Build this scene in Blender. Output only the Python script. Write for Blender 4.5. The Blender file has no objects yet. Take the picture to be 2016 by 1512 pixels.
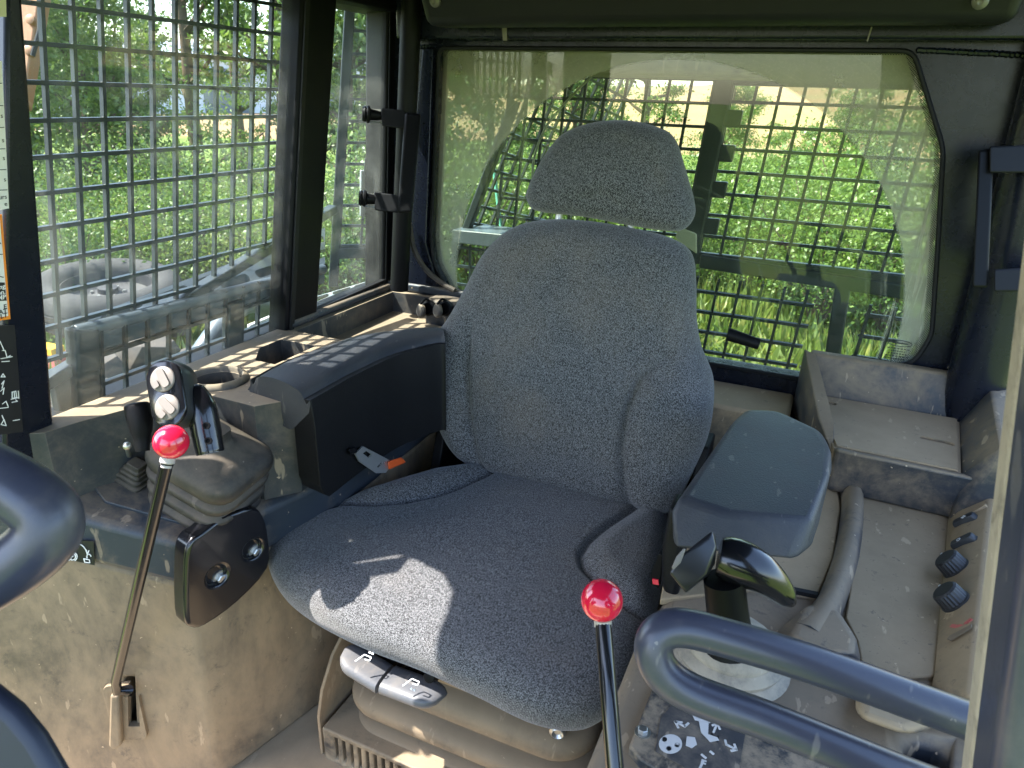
import bpy, bmesh, math, random
from mathutils import Vector, Matrix
from mathutils import geometry as mgeo
import numpy as np
random.seed(7)
V = Vector
S = bpy.context.scene
COL = S.collection

# ------------------------------------------------------------------ camera
F_PX, CX, CY = 1398.0, 1008.0, 756.0          # survey of the photograph (2016 px wide)
ROT = Matrix(((0.91261494, -0.17985365, 0.36713299),
              (0.40764183, 0.33219767, -0.85057207),
              (0.03101777, 0.92590354, 0.37648443)))
EYE = V((0.0, 0.0, 0.7))                       # metres above the seat cushion
cam_d = bpy.data.cameras.new('camera')
cam_d.sensor_width = 36.0
cam_d.lens = F_PX / 2016 * 36.0
cam_d.clip_start = 0.02
cam_d.clip_end = 2000
cam_d.dof.use_dof = True
cam_d.dof.focus_distance = 1.15
cam_d.dof.aperture_fstop = 16.0
cam = bpy.data.objects.new('camera', cam_d)
cam.matrix_world = Matrix.Translation(EYE) @ ROT.to_4x4()
COL.objects.link(cam)
S.camera = cam

# ------------------------------------------------------------------ light
SUN_DIR = V((-1.0, -0.50, 1.68)).normalized()
w = bpy.data.worlds.new('World'); S.world = w
w.use_nodes = True
nt = w.node_tree
sky = nt.nodes.new('ShaderNodeTexSky')
sky.sky_type = 'NISHITA'; sky.sun_disc = False
sky.sun_elevation = math.asin(SUN_DIR.z)
sky.sun_rotation = math.atan2(SUN_DIR.x, SUN_DIR.y)
sky.air_density = 1.0; sky.dust_density = 1.6; sky.ozone_density = 1.0
bg = nt.nodes['Background']; bg.inputs['Strength'].default_value = 0.15
nt.links.new(sky.outputs[0], bg.inputs['Color'])
sun_d = bpy.data.lights.new('sun', 'SUN')
sun_d.energy = 3.0; sun_d.angle = math.radians(0.53); sun_d.color = (1.0, 0.955, 0.89)
sun = bpy.data.objects.new('sun', sun_d)
sun.rotation_euler = SUN_DIR.to_track_quat('Z', 'Y').to_euler()
COL.objects.link(sun)
S.view_settings.view_transform = 'Standard'
S.view_settings.look = 'None'
S.view_settings.exposure = 2.72
S.view_settings.gamma = 1.0
S.cycles.max_bounces = 10
S.cycles.transparent_max_bounces = 24
S.cycles.diffuse_bounces = 5
GROUND = -1.62

# ------------------------------------------------------------------ survey helpers: a sight line meets a real surface
def ray(px, py): return ROT @ V((px - CX, -(py - CY), -F_PX))
def Zp(px, py, z): d = ray(px, py); return EYE + d * ((z - EYE.z) / d.z)
def Yp(px, py, y): d = ray(px, py); return EYE + d * ((y - EYE.y) / d.y)
def Xp(px, py, x): d = ray(px, py); return EYE + d * ((x - EYE.x) / d.x)
def Dp(px, py, dep): return EYE + ray(px, py) * (dep / F_PX)
def Pl(px, py, P0, n): d = ray(px, py); n = V(n); return EYE + d * (n.dot(V(P0) - EYE) / n.dot(d))
def L(px, py, off=0.0): return Pl(px, py, (-1.0 - off, 0, .25), (1, 0, -.054))     # left cab wall
LN = V((1, 0, -.054)).normalized()
def lx(z): return -1.0 + .054 * (z - .25)

# ------------------------------------------------------------------ mesh helpers
class MB:
    def __init__(s): s.v = []; s.f = []
    def add(s, vs, fs):
        o = len(s.v); s.v += [V(a) for a in vs]; s.f += [[i + o for i in q] for q in fs]; return s
    def box(s, a, b):
        x0, y0, z0 = a; x1, y1, z1 = b
        if x0 > x1: x0, x1 = x1, x0
        if y0 > y1: y0, y1 = y1, y0
        if z0 > z1: z0, z1 = z1, z0
        vs = [(x, y, z) for z in (z0, z1) for x, y in ((x0, y0), (x1, y0), (x1, y1), (x0, y1))]
        return s.add(vs, [(3, 2, 1, 0), (4, 5, 6, 7), (0, 1, 5, 4), (1, 2, 6, 5), (2, 3, 7, 6), (3, 0, 4, 7)])
    def obox(s, c, ax, ay, az):          # centre and three half-axes
        c = V(c); ax = V(ax); ay = V(ay); az = V(az)
        vs = [c + i * ax + j * ay + k * az for k in (-1, 1) for i, j in ((-1, -1), (1, -1), (1, 1), (-1, 1))]
        return s.add(vs, [(3, 2, 1, 0), (4, 5, 6, 7), (0, 1, 5, 4), (1, 2, 6, 5), (2, 3, 7, 6), (3, 0, 4, 7)])
    def bar(s, a, b, wv, tv):            # straight bar from a to b with half-width vectors
        a = V(a); b = V(b); return s.obox((a + b) / 2, (b - a) / 2, wv, tv)
    def prism(s, pts, vec):
        n = len(pts); pts = [V(p) for p in pts]; vec = V(vec)
        fs = [list(range(n - 1, -1, -1)), list(range(n, 2 * n))]
        fs += [(i, (i + 1) % n, n + (i + 1) % n, n + i) for i in range(n)]
        return s.add(pts + [p + vec for p in pts], fs)
    def loft(s, rings, cap0=True, cap1=True):
        n = len(rings[0]); vs = [p for r in rings for p in r]; fs = []
        for k in range(len(rings) - 1):
            for i in range(n):
                j = (i + 1) % n
                fs.append((k * n + i, k * n + j, (k + 1) * n + j, (k + 1) * n + i))
        if cap0: fs.append(list(range(n - 1, -1, -1)))
        if cap1: fs.append([(len(rings) - 1) * n + i for i in range(n)])
        return s.add(vs, fs)
    def tube(s, path, r, seg=14, cap=True, closed=False):
        path = [V(p) for p in path]; n = len(path); rings = []; up = None
        for i, p in enumerate(path):
            a = path[i - 1] if (i > 0 or closed) else path[0]
            b = path[(i + 1) % n] if (i < n - 1 or closed) else path[-1]
            t = (b - a).normalized()
            if up is None:
                up = t.cross(V((.31, .2, .93))).normalized()
            else:
                up = (up - t * up.dot(t)).normalized()
            q = t.cross(up); rr = r[i] if isinstance(r, (list, tuple)) else r
            rings.append([p + (up * math.cos(2 * math.pi * k / seg) + q * math.sin(2 * math.pi * k / seg)) * rr for k in range(seg)])
        if closed: rings.append(rings[0])
        return s.loft(rings, cap and not closed, cap and not closed)
    def lathe(s, o, ax, prof, seg=24):   # prof: (radius, distance along axis)
        o = V(o); ax = V(ax).normalized(); u = ax.orthogonal().normalized(); q = ax.cross(u)
        rings = [[o + ax * h + (u * math.cos(2 * math.pi * k / seg) + q * math.sin(2 * math.pi * k / seg)) * max(r, 1e-5) for k in range(seg)] for r, h in prof]
        return s.loft(rings)
    def ball(s, c, r, seg=28):
        return s.lathe(c, (0, 0, 1), [(r * math.sin(math.pi * i / 16), -r * math.cos(math.pi * i / 16)) for i in range(17)], seg)
    def hull(s, pts):
        bm = bmesh.new()
        for p in pts: bm.verts.new(V(p))
        r = bmesh.ops.convex_hull(bm, input=bm.verts)
        dead = [e for e in r['geom_interior'] if isinstance(e, bmesh.types.BMVert)]
        bmesh.ops.delete(bm, geom=list(set(dead)), context='VERTS')
        bmesh.ops.dissolve_limit(bm, angle_limit=math.radians(3), verts=bm.verts, edges=bm.edges)
        bm.verts.index_update()
        vs = [v.co.copy() for v in bm.verts]; fs = [[v.index for v in f.verts] for f in bm.faces]
        bm.free(); return s.add(vs, fs)

ORG = {}
def origin(parent): return ORG.get(parent.name, V((0, 0, 0))) if parent else V((0, 0, 0))
def obj(name, mb, mat, parent=None, bevel=0, seg=3, sharp=35, label=None, base=None, kind=None, cut=None, subsurf=0):
    o0 = origin(parent) if parent else V(base or (0, 0, 0))
    me = bpy.data.meshes.new(name)
    me.from_pydata([tuple(v - o0) for v in mb.v], [], mb.f)
    bm = bmesh.new(); bm.from_mesh(me)
    bmesh.ops.remove_doubles(bm, verts=bm.verts, dist=1e-6)
    bmesh.ops.recalc_face_normals(bm, faces=bm.faces)
    bm.to_mesh(me); bm.free()
    me.materials.append(mat)
    o = bpy.data.objects.new(name, me); COL.objects.link(o)
    if cut:
        bake_cut(o, cut, o0)
        me = o.data
    for p in me.polygons: p.use_smooth = True
    me.set_sharp_from_angle(angle=math.radians(sharp))
    if bevel:
        m = o.modifiers.new('bevel', 'BEVEL'); m.width = bevel; m.segments = seg
        m.limit_method = 'ANGLE'; m.angle_limit = math.radians(28); m.harden_normals = False
    if subsurf:
        m = o.modifiers.new('sub', 'SUBSURF'); m.levels = m.render_levels = subsurf
    if parent: o.parent = parent
    else: o.location = o0
    ORG[o.name] = o0
    if label: o['label'] = label
    if kind: o['kind'] = kind
    return o
def bake_cut(o, cut, o0):
    me = bpy.data.meshes.new('cutter')
    me.from_pydata([tuple(v - o0) for v in cut.v], [], cut.f)
    bm = bmesh.new(); bm.from_mesh(me); bmesh.ops.recalc_face_normals(bm, faces=bm.faces); bm.to_mesh(me); bm.free()
    c = bpy.data.objects.new('cutter', me); COL.objects.link(c)
    m = o.modifiers.new('cut', 'BOOLEAN'); m.object = c; m.operation = 'DIFFERENCE'; m.solver = 'EXACT'; m.use_self = True
    dg = bpy.context.evaluated_depsgraph_get(); dg.update()
    new = bpy.data.meshes.new_from_object(o.evaluated_get(dg))
    o.modifiers.clear(); old = o.data; nm = old.name; o.data = new
    bpy.data.meshes.remove(old); new.name = nm
    bpy.data.objects.remove(c); bpy.data.meshes.remove(me)
def thing(name, label, cat, loc, group=None):
    o = bpy.data.objects.new(name, None); COL.objects.link(o)
    o.location = loc; o.empty_display_size = .05
    o['label'] = label; o['category'] = cat
    if group: o['group'] = group
    ORG[o.name] = V(loc); return o
def tag(o, label, cat, group=None):
    o['label'] = label; o['category'] = cat
    if group: o['group'] = group
    return o
def dup(root, loc, rz=0, scale=1, label=None):
    r = root.copy(); COL.objects.link(r); r.location = loc; r.rotation_euler = (0, 0, rz); r.scale = (scale,) * 3
    if label: r['label'] = label
    for ch in list(root.children):
        c = ch.copy(); COL.objects.link(c); c.parent = r
        for g in list(ch.children):
            d = g.copy(); COL.objects.link(d); d.parent = c
    return r
def smooth(pts, n=8, closed=False):          # Catmull-Rom
    pts = [V(p) for p in pts]; out = []; N = len(pts)
    rng = range(N if closed else N - 1)
    for i in rng:
        g = (lambda k: pts[k % N]) if closed else (lambda k: pts[min(max(k, 0), N - 1)])
        p0, p1, p2, p3 = g(i - 1), g(i), g(i + 1), g(i + 2)
        for j in range(n):
            t = j / n
            out.append(.5 * ((2 * p1) + (p2 - p0) * t + (2 * p0 - 5 * p1 + 4 * p2 - p3) * t * t + (3 * p1 - p0 - 3 * p2 + p3) * t ** 3))
    if not closed: out.append(pts[-1])
    return out
def resample(pts, n):
    P = np.array([list(p) for p in pts] + [list(pts[0])]); d = np.r_[0, np.cumsum(np.linalg.norm(np.diff(P, axis=0), axis=1))]
    t = np.linspace(0, d[-1], n, endpoint=False)
    return [V([np.interp(a, d, P[:, k]) for k in range(P.shape[1])]) for a in t]
def rrect(c, U, W, hu, hw, r, n=6):
    c = V(c); U = V(U); W = V(W); out = []
    for sx, sy, a0 in ((1, 1, 0), (-1, 1, 90), (-1, -1, 180), (1, -1, 270)):
        for k in range(n + 1):
            a = math.radians(a0 + 90 * k / n)
            out.append(c + U * (sx * (hu - r) + r * math.cos(a)) + W * (sy * (hw - r) + r * math.sin(a)))
    return out

# ------------------------------------------------------------------ materials
class NT:
    def __init__(s, name):
        s.m = bpy.data.materials.new(name); s.m.use_nodes = True
        s.t = s.m.node_tree; s.b = s.t.nodes['Principled BSDF']; s.out = s.t.nodes['Material Output']
    def n(s, typ, **kw):
        o = s.t.nodes.new(typ)
        for k, v in kw.items():
            if k in o.inputs.keys(): o.inputs[k].default_value = v
            else: setattr(o, k, v)
        return o
    def l(s, a, b): s.t.links.new(a, b)
    def coord(s, sc=None):
        c = s.n('ShaderNodeTexCoord').outputs['Object']
        if sc:
            mp = s.n('ShaderNodeMapping'); mp.inputs['Scale'].default_value = sc; s.l(c, mp.inputs[0]); c = mp.outputs[0]
        return c
    def noise(s, co, scale, detail=5, rough=.6, dist=0.):
        o = s.n('ShaderNodeTexNoise'); o.inputs['Scale'].default_value = scale; o.inputs['Detail'].default_value = detail
        o.inputs['Roughness'].default_value = rough; o.inputs['Distortion'].default_value = dist
        s.l(co, o.inputs['Vector']); return o.outputs['Fac']
    def ramp(s, f, a, b):
        o = s.n('ShaderNodeMapRange'); o.inputs[1].default_value = a; o.inputs[2].default_value = b; o.interpolation_type = 'SMOOTHSTEP'
        s.l(f, o.inputs[0]); return o.outputs[0]
    def math(s, op, a, b=0., clamp=False):
        o = s.n('ShaderNodeMath', operation=op, use_clamp=clamp)
        for i, q in enumerate((a, b)):
            if isinstance(q, (int, float)): o.inputs[i].default_value = q
            else: s.l(q, o.inputs[i])
        return o.outputs[0]
    def mix(s, f, a, b):
        o = s.n('ShaderNodeMix', data_type='RGBA')
        for i, q in ((0, f), (6, a), (7, b)):
            if isinstance(q, (int, float)): o.inputs[i].default_value = q
            elif isinstance(q, tuple): o.inputs[i].default_value = (*q, 1)
            else: s.l(q, o.inputs[i])
        return o.outputs[2]
    def bump(s, h, strength=.3, dist=.002):
        o = s.n('ShaderNodeBump'); o.inputs['Strength'].default_value = strength; o.inputs['Distance'].default_value = dist
        s.l(h, o.inputs['Height']); s.l(o.outputs[0], s.b.inputs['Normal']); return o
DUST = (.36, .265, .17)
def dusty(name, base, rough=.45, dust=.5, dcol=DUST, scale=9, up=.0, spec=.4, bump=.15, fine=380, metal=0., streak=None, soft=.14, chips=.35):
    """plain coloured surface under patchy dry dust; up adds dust that has settled on upward faces"""
    t = NT(name); co = t.coord(streak)
    big = t.noise(co, scale, 7, .68, .6); sm = t.noise(co, scale * 7, 5, .7)
    f = t.math('ADD', t.math('MULTIPLY', big, .75), t.math('MULTIPLY', sm, .25))
    if up:
        g = t.n('ShaderNodeNewGeometry'); sp = t.n('ShaderNodeSeparateXYZ'); t.l(g.outputs['Normal'], sp.inputs[0])
        f = t.math('ADD', f, t.math('MULTIPLY', t.math('MAXIMUM', sp.outputs[2], 0.), up))
    lo = .72 - dust * .5
    fac = t.math('MULTIPLY', t.ramp(f, lo - soft, lo + soft * 1.25), min(1., .55 + dust * .5))
    vari = t.noise(co, scale * 2.3, 4)
    dc = t.mix(vari, tuple(c * .78 for c in dcol), tuple(min(1, c * 1.2) for c in dcol))
    mp = t.n('ShaderNodeMapping'); mp.inputs['Scale'].default_value = (60, 25, 14); mp.inputs['Rotation'].default_value = (.3, .5, .7); t.l(t.coord(), mp.inputs[0])
    scr = t.math('MULTIPLY', t.ramp(t.noise(mp.outputs[0], 1., 3, .5), .66, .70), chips)
    fle = t.math('MULTIPLY', t.ramp(t.noise(t.coord(), 95, 2, .5), .735, .76), chips * 1.6, True)
    col = t.mix(t.math('MAXIMUM', scr, fle), t.mix(fac, base, dc), tuple(min(1, c * 1.35 + .03) for c in dcol))
    dk = t.math('MULTIPLY', t.ramp(t.noise(t.coord(), scale * 4.6, 8, .8, .3), .60 - .045 * (chips > .45), .70 - .02 * (chips > .45)), chips * .85, True)
    t.l(t.mix(dk, col, base), t.b.inputs['Base Color'])
    t.l(t.math('ADD', t.math('MULTIPLY', fac, .9 - rough), rough, True), t.b.inputs['Roughness'])
    t.b.inputs['Specular IOR Level'].default_value = spec
    t.b.inputs['Metallic'].default_value = metal
    t.bump(t.math('ADD', t.noise(t.coord(), fine, 3), t.math('MULTIPLY', fac, .6)), bump, .0012)
    return t.m
def plain(name, base, rough=.4, metal=0., spec=.5, bump=0., bs=300, coat=0.):
    t = NT(name); co = t.coord()
    v = t.noise(co, 14, 5)
    t.l(t.mix(v, tuple(c * .82 for c in base), tuple(min(1, c * 1.16) for c in base)), t.b.inputs['Base Color'])
    t.l(t.math('ADD', t.math('MULTIPLY', t.noise(co, 30, 5), .16), rough - .08, True), t.b.inputs['Roughness'])
    t.b.inputs['Metallic'].default_value = metal; t.b.inputs['Specular IOR Level'].default_value = spec
    t.b.inputs['Coat Weight'].default_value = coat; t.b.inputs['Coat Roughness'].default_value = .08
    if bump: t.bump(t.noise(co, bs, 4), bump, .0015)
    return t.m
def fabric(name, ax, sg):
    t = NT(name); co = t.coord(); sp = t.n('ShaderNodeSeparateXYZ'); t.l(co, sp.inputs[0])
    oth = sp.outputs[3 - ax]
    u = t.math('ADD', t.math('ABSOLUTE', sp.outputs[0]), t.math('MULTIPLY', oth, sg)); v = t.math('ADD', sp.outputs[ax], oth)
    pp = t.n('ShaderNodeMath', operation='PINGPONG'); t.l(u, pp.inputs[0]); pp.inputs[1].default_value = .0042
    zig = t.math('MULTIPLY', pp.outputs[0], .8)
    ph = t.math('MULTIPLY', t.math('ADD', v, zig), 2 * math.pi / .0031)
    st = t.math('ADD', t.math('MULTIPLY', t.math('SINE', ph), .5), .5)
    cm = t.n('ShaderNodeCombineXYZ'); t.l(t.math('MULTIPLY', u, 640.), cm.inputs[0]); t.l(t.math('MULTIPLY', t.math('ADD', v, zig), 350.), cm.inputs[1]); t.l(t.math('MULTIPLY', oth, 420.), cm.inputs[2])
    n1 = t.noise(cm.outputs[0], 1.0, 2, .6)
    n2 = t.noise(co, 620, 2, .7)
    h = t.math('ADD', t.math('MULTIPLY', n1, .75), t.math('MULTIPLY', n2, .35))
    h2 = t.math('ADD', h, t.math('MULTIPLY', st, .10))
    f = t.ramp(h2, .49, .74)
    dirt = t.ramp(t.noise(co, 6, 4), .45, .75)
    c = t.mix(f, (.015, .0152, .0165), (.178, .179, .186))
    t.l(t.mix(t.math('MULTIPLY', dirt, .16), c, (.22, .17, .12)), t.b.inputs['Base Color'])
    t.b.inputs['Roughness'].default_value = .95; t.b.inputs['Specular IOR Level'].default_value = .12
    t.b.inputs['Sheen Weight'].default_value = .25; t.b.inputs['Sheen Roughness'].default_value = .5
    t.bump(h2, .3, .0015); return t.m
def glass(name, tint, haze, hcol, clean=None, refl=.9, streaks=0.):
    """thin pane: clear body, mirror-like sheen, dust film that scatters; clean=(cx, cz, r) wiped by the wiper blade"""
    t = NT(name); co = t.coord()
    tr = t.n('ShaderNodeBsdfTransparent'); tr.inputs[0].default_value = (*tint, 1)
    gl = t.n('ShaderNodeBsdfGlossy'); gl.inputs['Roughness'].default_value = .012; gl.inputs[0].default_value = (refl, refl, refl, 1)
    lw = t.n('ShaderNodeLayerWeight'); lw.inputs[0].default_value = .5
    fre = t.math('ADD', t.math('MULTIPLY', t.math('POWER', lw.outputs['Facing'], 5.), .6), .035)
    m1 = t.n('ShaderNodeMixShader'); t.l(fre, m1.inputs[0]); t.l(tr.outputs[0], m1.inputs[1]); t.l(gl.outputs[0], m1.inputs[2])
    df = t.n('ShaderNodeBsdfDiffuse'); df.inputs[0].default_value = (*hcol, 1)
    tl = t.n('ShaderNodeBsdfTranslucent'); tl.inputs[0].default_value = (*hcol, 1)
    m2 = t.n('ShaderNodeMixShader'); m2.inputs[0].default_value = .5; t.l(df.outputs[0], m2.inputs[1]); t.l(tl.outputs[0], m2.inputs[2])
    patch = t.noise(co, 5, 6, .65); speck = t.noise(co, 260, 3, .7)
    fz = t.math('MULTIPLY', t.math('ADD', t.ramp(patch, .25, .8), t.math('MULTIPLY', t.ramp(speck, .5, .75), .5)), haze)
    if clean:
        sp = t.n('ShaderNodeSeparateXYZ'); t.l(co, sp.inputs[0])
        dx = t.math('SUBTRACT', sp.outputs[0], clean[0]); dz = t.math('SUBTRACT', sp.outputs[2], clean[1])
        r = t.math('SQRT', t.math('ADD', t.math('MULTIPLY', dx, dx), t.math('MULTIPLY', dz, dz)))
        out = t.ramp(r, clean[2] - .003, clean[2] + .003)
        # streaks left by the blade, arcs round the pivot, and splashed mud at the right edge
        arcs = t.n('ShaderNodeCombineXYZ'); t.l(t.math('MULTIPLY', r, 90.), arcs.inputs[0]); t.l(t.math('ARCTAN2', dz, dx), arcs.inputs[1])
        sc = t.math('MULTIPLY', t.ramp(t.noise(arcs.outputs[0], 1.5, 4), .52, .8), .10)
        vz = t.n('ShaderNodeMapping'); vz.inputs['Scale'].default_value = (60, 1, 6); t.l(co, vz.inputs[0])
        runs = t.math('MULTIPLY', t.ramp(t.noise(vz.outputs[0], 1., 4, .6, 1.5), .5, .68), t.ramp(sp.outputs[0], clean[3] - .05, clean[3] + .04))
        fz = t.math('ADD', t.math('MULTIPLY', fz, .22), t.math('ADD', t.math('MULTIPLY', out, t.math('ADD', t.math('MULTIPLY', fz, .8), clean[4])), t.math('ADD', sc, t.math('MULTIPLY', runs, .5))), True)
    if streaks:
        vz = t.n('ShaderNodeMapping'); vz.inputs['Scale'].default_value = (20, 45, 5); t.l(co, vz.inputs[0])
        fz = t.math('ADD', fz, t.math('MULTIPLY', t.ramp(t.noise(vz.outputs[0], 1, 5), .55, .85), streaks), True)
    m3 = t.n('ShaderNodeMixShader'); t.l(fz, m3.inputs[0]); t.l(m1.outputs[0], m3.inputs[1]); t.l(m2.outputs[0], m3.inputs[2])
    t.l(m3.outputs[0], t.out.inputs['Surface']); return t.m
def leafmat(name, a, b, c):
    t = NT(name); co = t.n('ShaderNodeNewGeometry').outputs['Position']
    g = t.n('ShaderNodeNewGeometry')
    f = t.noise(co, 1.3, 4); q = t.noise(co, 9., 3)
    col = t.mix(t.ramp(f, .35, .68), a, b); col = t.mix(t.ramp(q, .5, .72), col, c)
    df = t.n('ShaderNodeBsdfDiffuse'); tl = t.n('ShaderNodeBsdfTranslucent'); t.l(col, df.inputs[0]); t.l(col, tl.inputs[0])
    gs = t.n('ShaderNodeBsdfGlossy'); gs.inputs['Roughness'].default_value = .45; gs.inputs[0].default_value = (.6, .6, .6, 1)
    m = t.n('ShaderNodeMixShader'); m.inputs[0].default_value = .42; t.l(df.outputs[0], m.inputs[1]); t.l(tl.outputs[0], m.inputs[2])
    m2 = t.n('ShaderNodeMixShader'); m2.inputs[0].default_value = .06; t.l(m.outputs[0], m2.inputs[1]); t.l(gs.outputs[0], m2.inputs[2])
    t.l(m2.outputs[0], t.out.inputs['Surface']); return t.m

M_FRAME = plain('navy_black_paint', (.006, .008, .015), .27, spec=.35, bump=.10, bs=60, coat=.0)
M_FRAMEM = plain('matt_black_paint', (.0035, .0035, .0045), .5, spec=.15)
M_SEAL = plain('black_rubber_seal', (.006, .006, .007), .6, spec=.3)
M_LINER = plain('dark_headliner_plastic', (.011, .0115, .014), .5, spec=.3, bump=.2, bs=500)
M_TUBE = dusty('blue_grey_satin_paint', (.040, .042, .064), .30, .12, dcol=(.16, .14, .125), scale=14, spec=.5, bump=.05, soft=.2)
M_PLA = dusty('slate_plastic_dusty', (.030, .037, .048), .40, .20, dcol=(.24, .18, .12), up=.17, scale=10, soft=.12, chips=.5)
M_PLAF = dusty('front_panel_dirty_plastic', (.030, .030, .030), .40, .66, dcol=(.29, .21, .125), scale=5.5, streak=(1.5, 1.5, .75), soft=.20, chips=.5)
M_PLAD = dusty('inner_panel_dirty_plastic', (.020, .021, .023), .42, .42, dcol=(.24, .17, .10), scale=6)
M_SHELF = dusty('shelf_plastic_tan_dust', (.032, .036, .042), .5, .12, dcol=(.42, .32, .21), scale=9, up=.42, soft=.26)
M_TRAY = dusty('tray_liner_dust', (.07, .064, .056), .7, .66, dcol=(.36, .265, .16), scale=11, up=.28, chips=.5)
M_RDECK = dusty('right_deck_dust', (.026, .031, .040), .42, .30, dcol=(.30, .225, .14), scale=9, up=.27, soft=.15, chips=.6)
M_RPAN = dusty('right_panel_dust', (.055, .052, .05), .55, .62, dcol=(.36, .265, .155), scale=13, up=.24, soft=.16, chips=.7)
M_VINYL = dusty('dark_grey_vinyl', (.028, .031, .039), .44, .16, dcol=(.12, .105, .09), scale=10, spec=.4, bump=.5, fine=420, soft=.3)
M_VINYLB = plain('black_vinyl', (.005, .005, .006), .5, spec=.22, bump=.4, bs=420)
M_BLACK = plain('black_plastic', (.005, .005, .006), .5, spec=.12)
M_GLOSSB = plain('gloss_black_plastic', (.006, .006, .008), .2, spec=.5, coat=.3)
M_BOOT = dusty('rubber_boot_dusty', (.020, .019, .019), .5, .32, dcol=(.155, .122, .088), scale=12, up=.20, soft=.2)
M_BELL = dusty('bellows_rubber_tan_dust', (.028, .028, .029), .5, .66, dcol=(.25, .185, .115), scale=7, up=.2, soft=.24)
M_RED = plain('red_gloss_plastic', (.70, .010, .045), .16, spec=.6, coat=.7)
M_BTN = plain('warm_grey_button', (.19, .165, .145), .5)
M_STEEL = plain('zinc_bolt_steel', (.50, .49, .46), .35, metal=.9)
M_LEVERP = dusty('pale_grey_lever_plastic', (.085, .088, .098), .42, .3, dcol=(.14, .125, .11), scale=14)
M_MESH = plain('guard_grey_green_paint', (.014, .021, .024), .45, spec=.3)
M_ORANGE = plain('orange_webbing', (.75, .10, .015), .6)
M_BUCKLE = plain('brushed_buckle_steel', (.55, .55, .55), .3, metal=.8)
M_WHITE = plain('white_print', (.78, .78, .76), .5)
M_PRINT = plain('black_print', (.01, .01, .01), .5)
M_STICK = plain('sticker_white', (.74, .73, .70), .4)
M_STICKO = plain('sticker_orange', (.85, .26, .02), .4)
M_STICKB = plain('sticker_black', (.016, .016, .017), .35)
M_REDP = plain('faded_red_print', (.55, .12, .10), .5)
M_HOLE = plain('dark_recess', (.006, .006, .006), .8)
M_FAB_C = fabric('seat_fabric_cushion', 1, -.8)
M_FAB_B = fabric('seat_fabric_back', 2, .8)
M_FLOOR = dusty('cab_floor_mat', (.03, .03, .03), .6, .85, dcol=(.33, .25, .16), scale=10, up=.1)
M_ZINC = plain('aluminium_latch', (.42, .44, .46), .35, metal=.7)

# ================================================================== OUTSIDE: the setting
def gmat():
    t = NT('weedy_ground'); co = t.n('ShaderNodeNewGeometry').outputs['Position']
    a = t.noise(co, .35, 6, .65); b = t.noise(co, 6, 5, .7)
    c = t.mix(t.ramp(a, .40, .60), (.075, .125, .022), (.13, .16, .04)); c = t.mix(t.ramp(b, .55, .75), c, (.13, .13, .055))
    t.l(c, t.b.inputs['Base Color']); t.b.inputs['Roughness'].default_value = .95; t.b.inputs['Specular IOR Level'].default_value = .1
    t.bump(b, .6, .05); return t.m
def fieldmat():
    t = NT('dry_tan_field'); co = t.n('ShaderNodeNewGeometry').outputs['Position']
    a = t.noise(co, .05, 6, .6); b = t.noise(co, 1.2, 5, .7)
    c = t.mix(t.ramp(a, .42, .62), (.26, .165, .09), (.22, .17, .085)); c = t.mix(t.ramp(b, .6, .8), c, (.20, .22, .07))
    t.l(c, t.b.inputs['Base Color']); t.b.inputs['Roughness'].default_value = 1.; t.b.inputs['Specular IOR Level'].default_value = .05
    return t.m
g = MB()
N = 60
for i in range(N + 1):
    for j in range(N + 1):
        x = (i / N * 2 - 1); y = (j / N * 2 - 1)
        X = math.copysign(abs(x) ** 2.6, x) * 900; Y = math.copysign(abs(y) ** 2.6, y) * 900
        r = math.hypot(X, Y)
        g.v.append(V((X, Y, GROUND + (.06 * math.sin(X * 1.7) * math.cos(Y * 1.3) if 2.5 < r < 60 else 0))))
for i in range(N):
    for j in range(N):
        a = i * (N + 1) + j; g.f.append([a, a + 1, a + N + 2, a + N + 1])
obj('ground', g, gmat(), kind='structure', sharp=180)
# rolling dry field beyond the trees
f = MB(); NA, NR = 60, 14
for k in range(NR + 1):
    R_ = 32 + 11 * k + k * k * 2.2
    for i in range(NA + 1):
        az = math.radians(-80 + 130 * i / NA)
        h = .2 + (R_ - 32) * (.016 + .020 * max(0, math.sin(az * 2.2 + .9)) + .008 * math.sin(az * 7)) * 1.35
        f.v.append(V((math.sin(az) * R_, math.cos(az) * R_, GROUND - .35 + h)))
for k in range(NR):
    for i in range(NA):
        a = k * (NA + 1) + i; f.f.append([a, a + 1, a + NA + 2, a + NA + 1])
obj('field_hill', f, fieldmat(), kind='structure', sharp=180)

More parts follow.
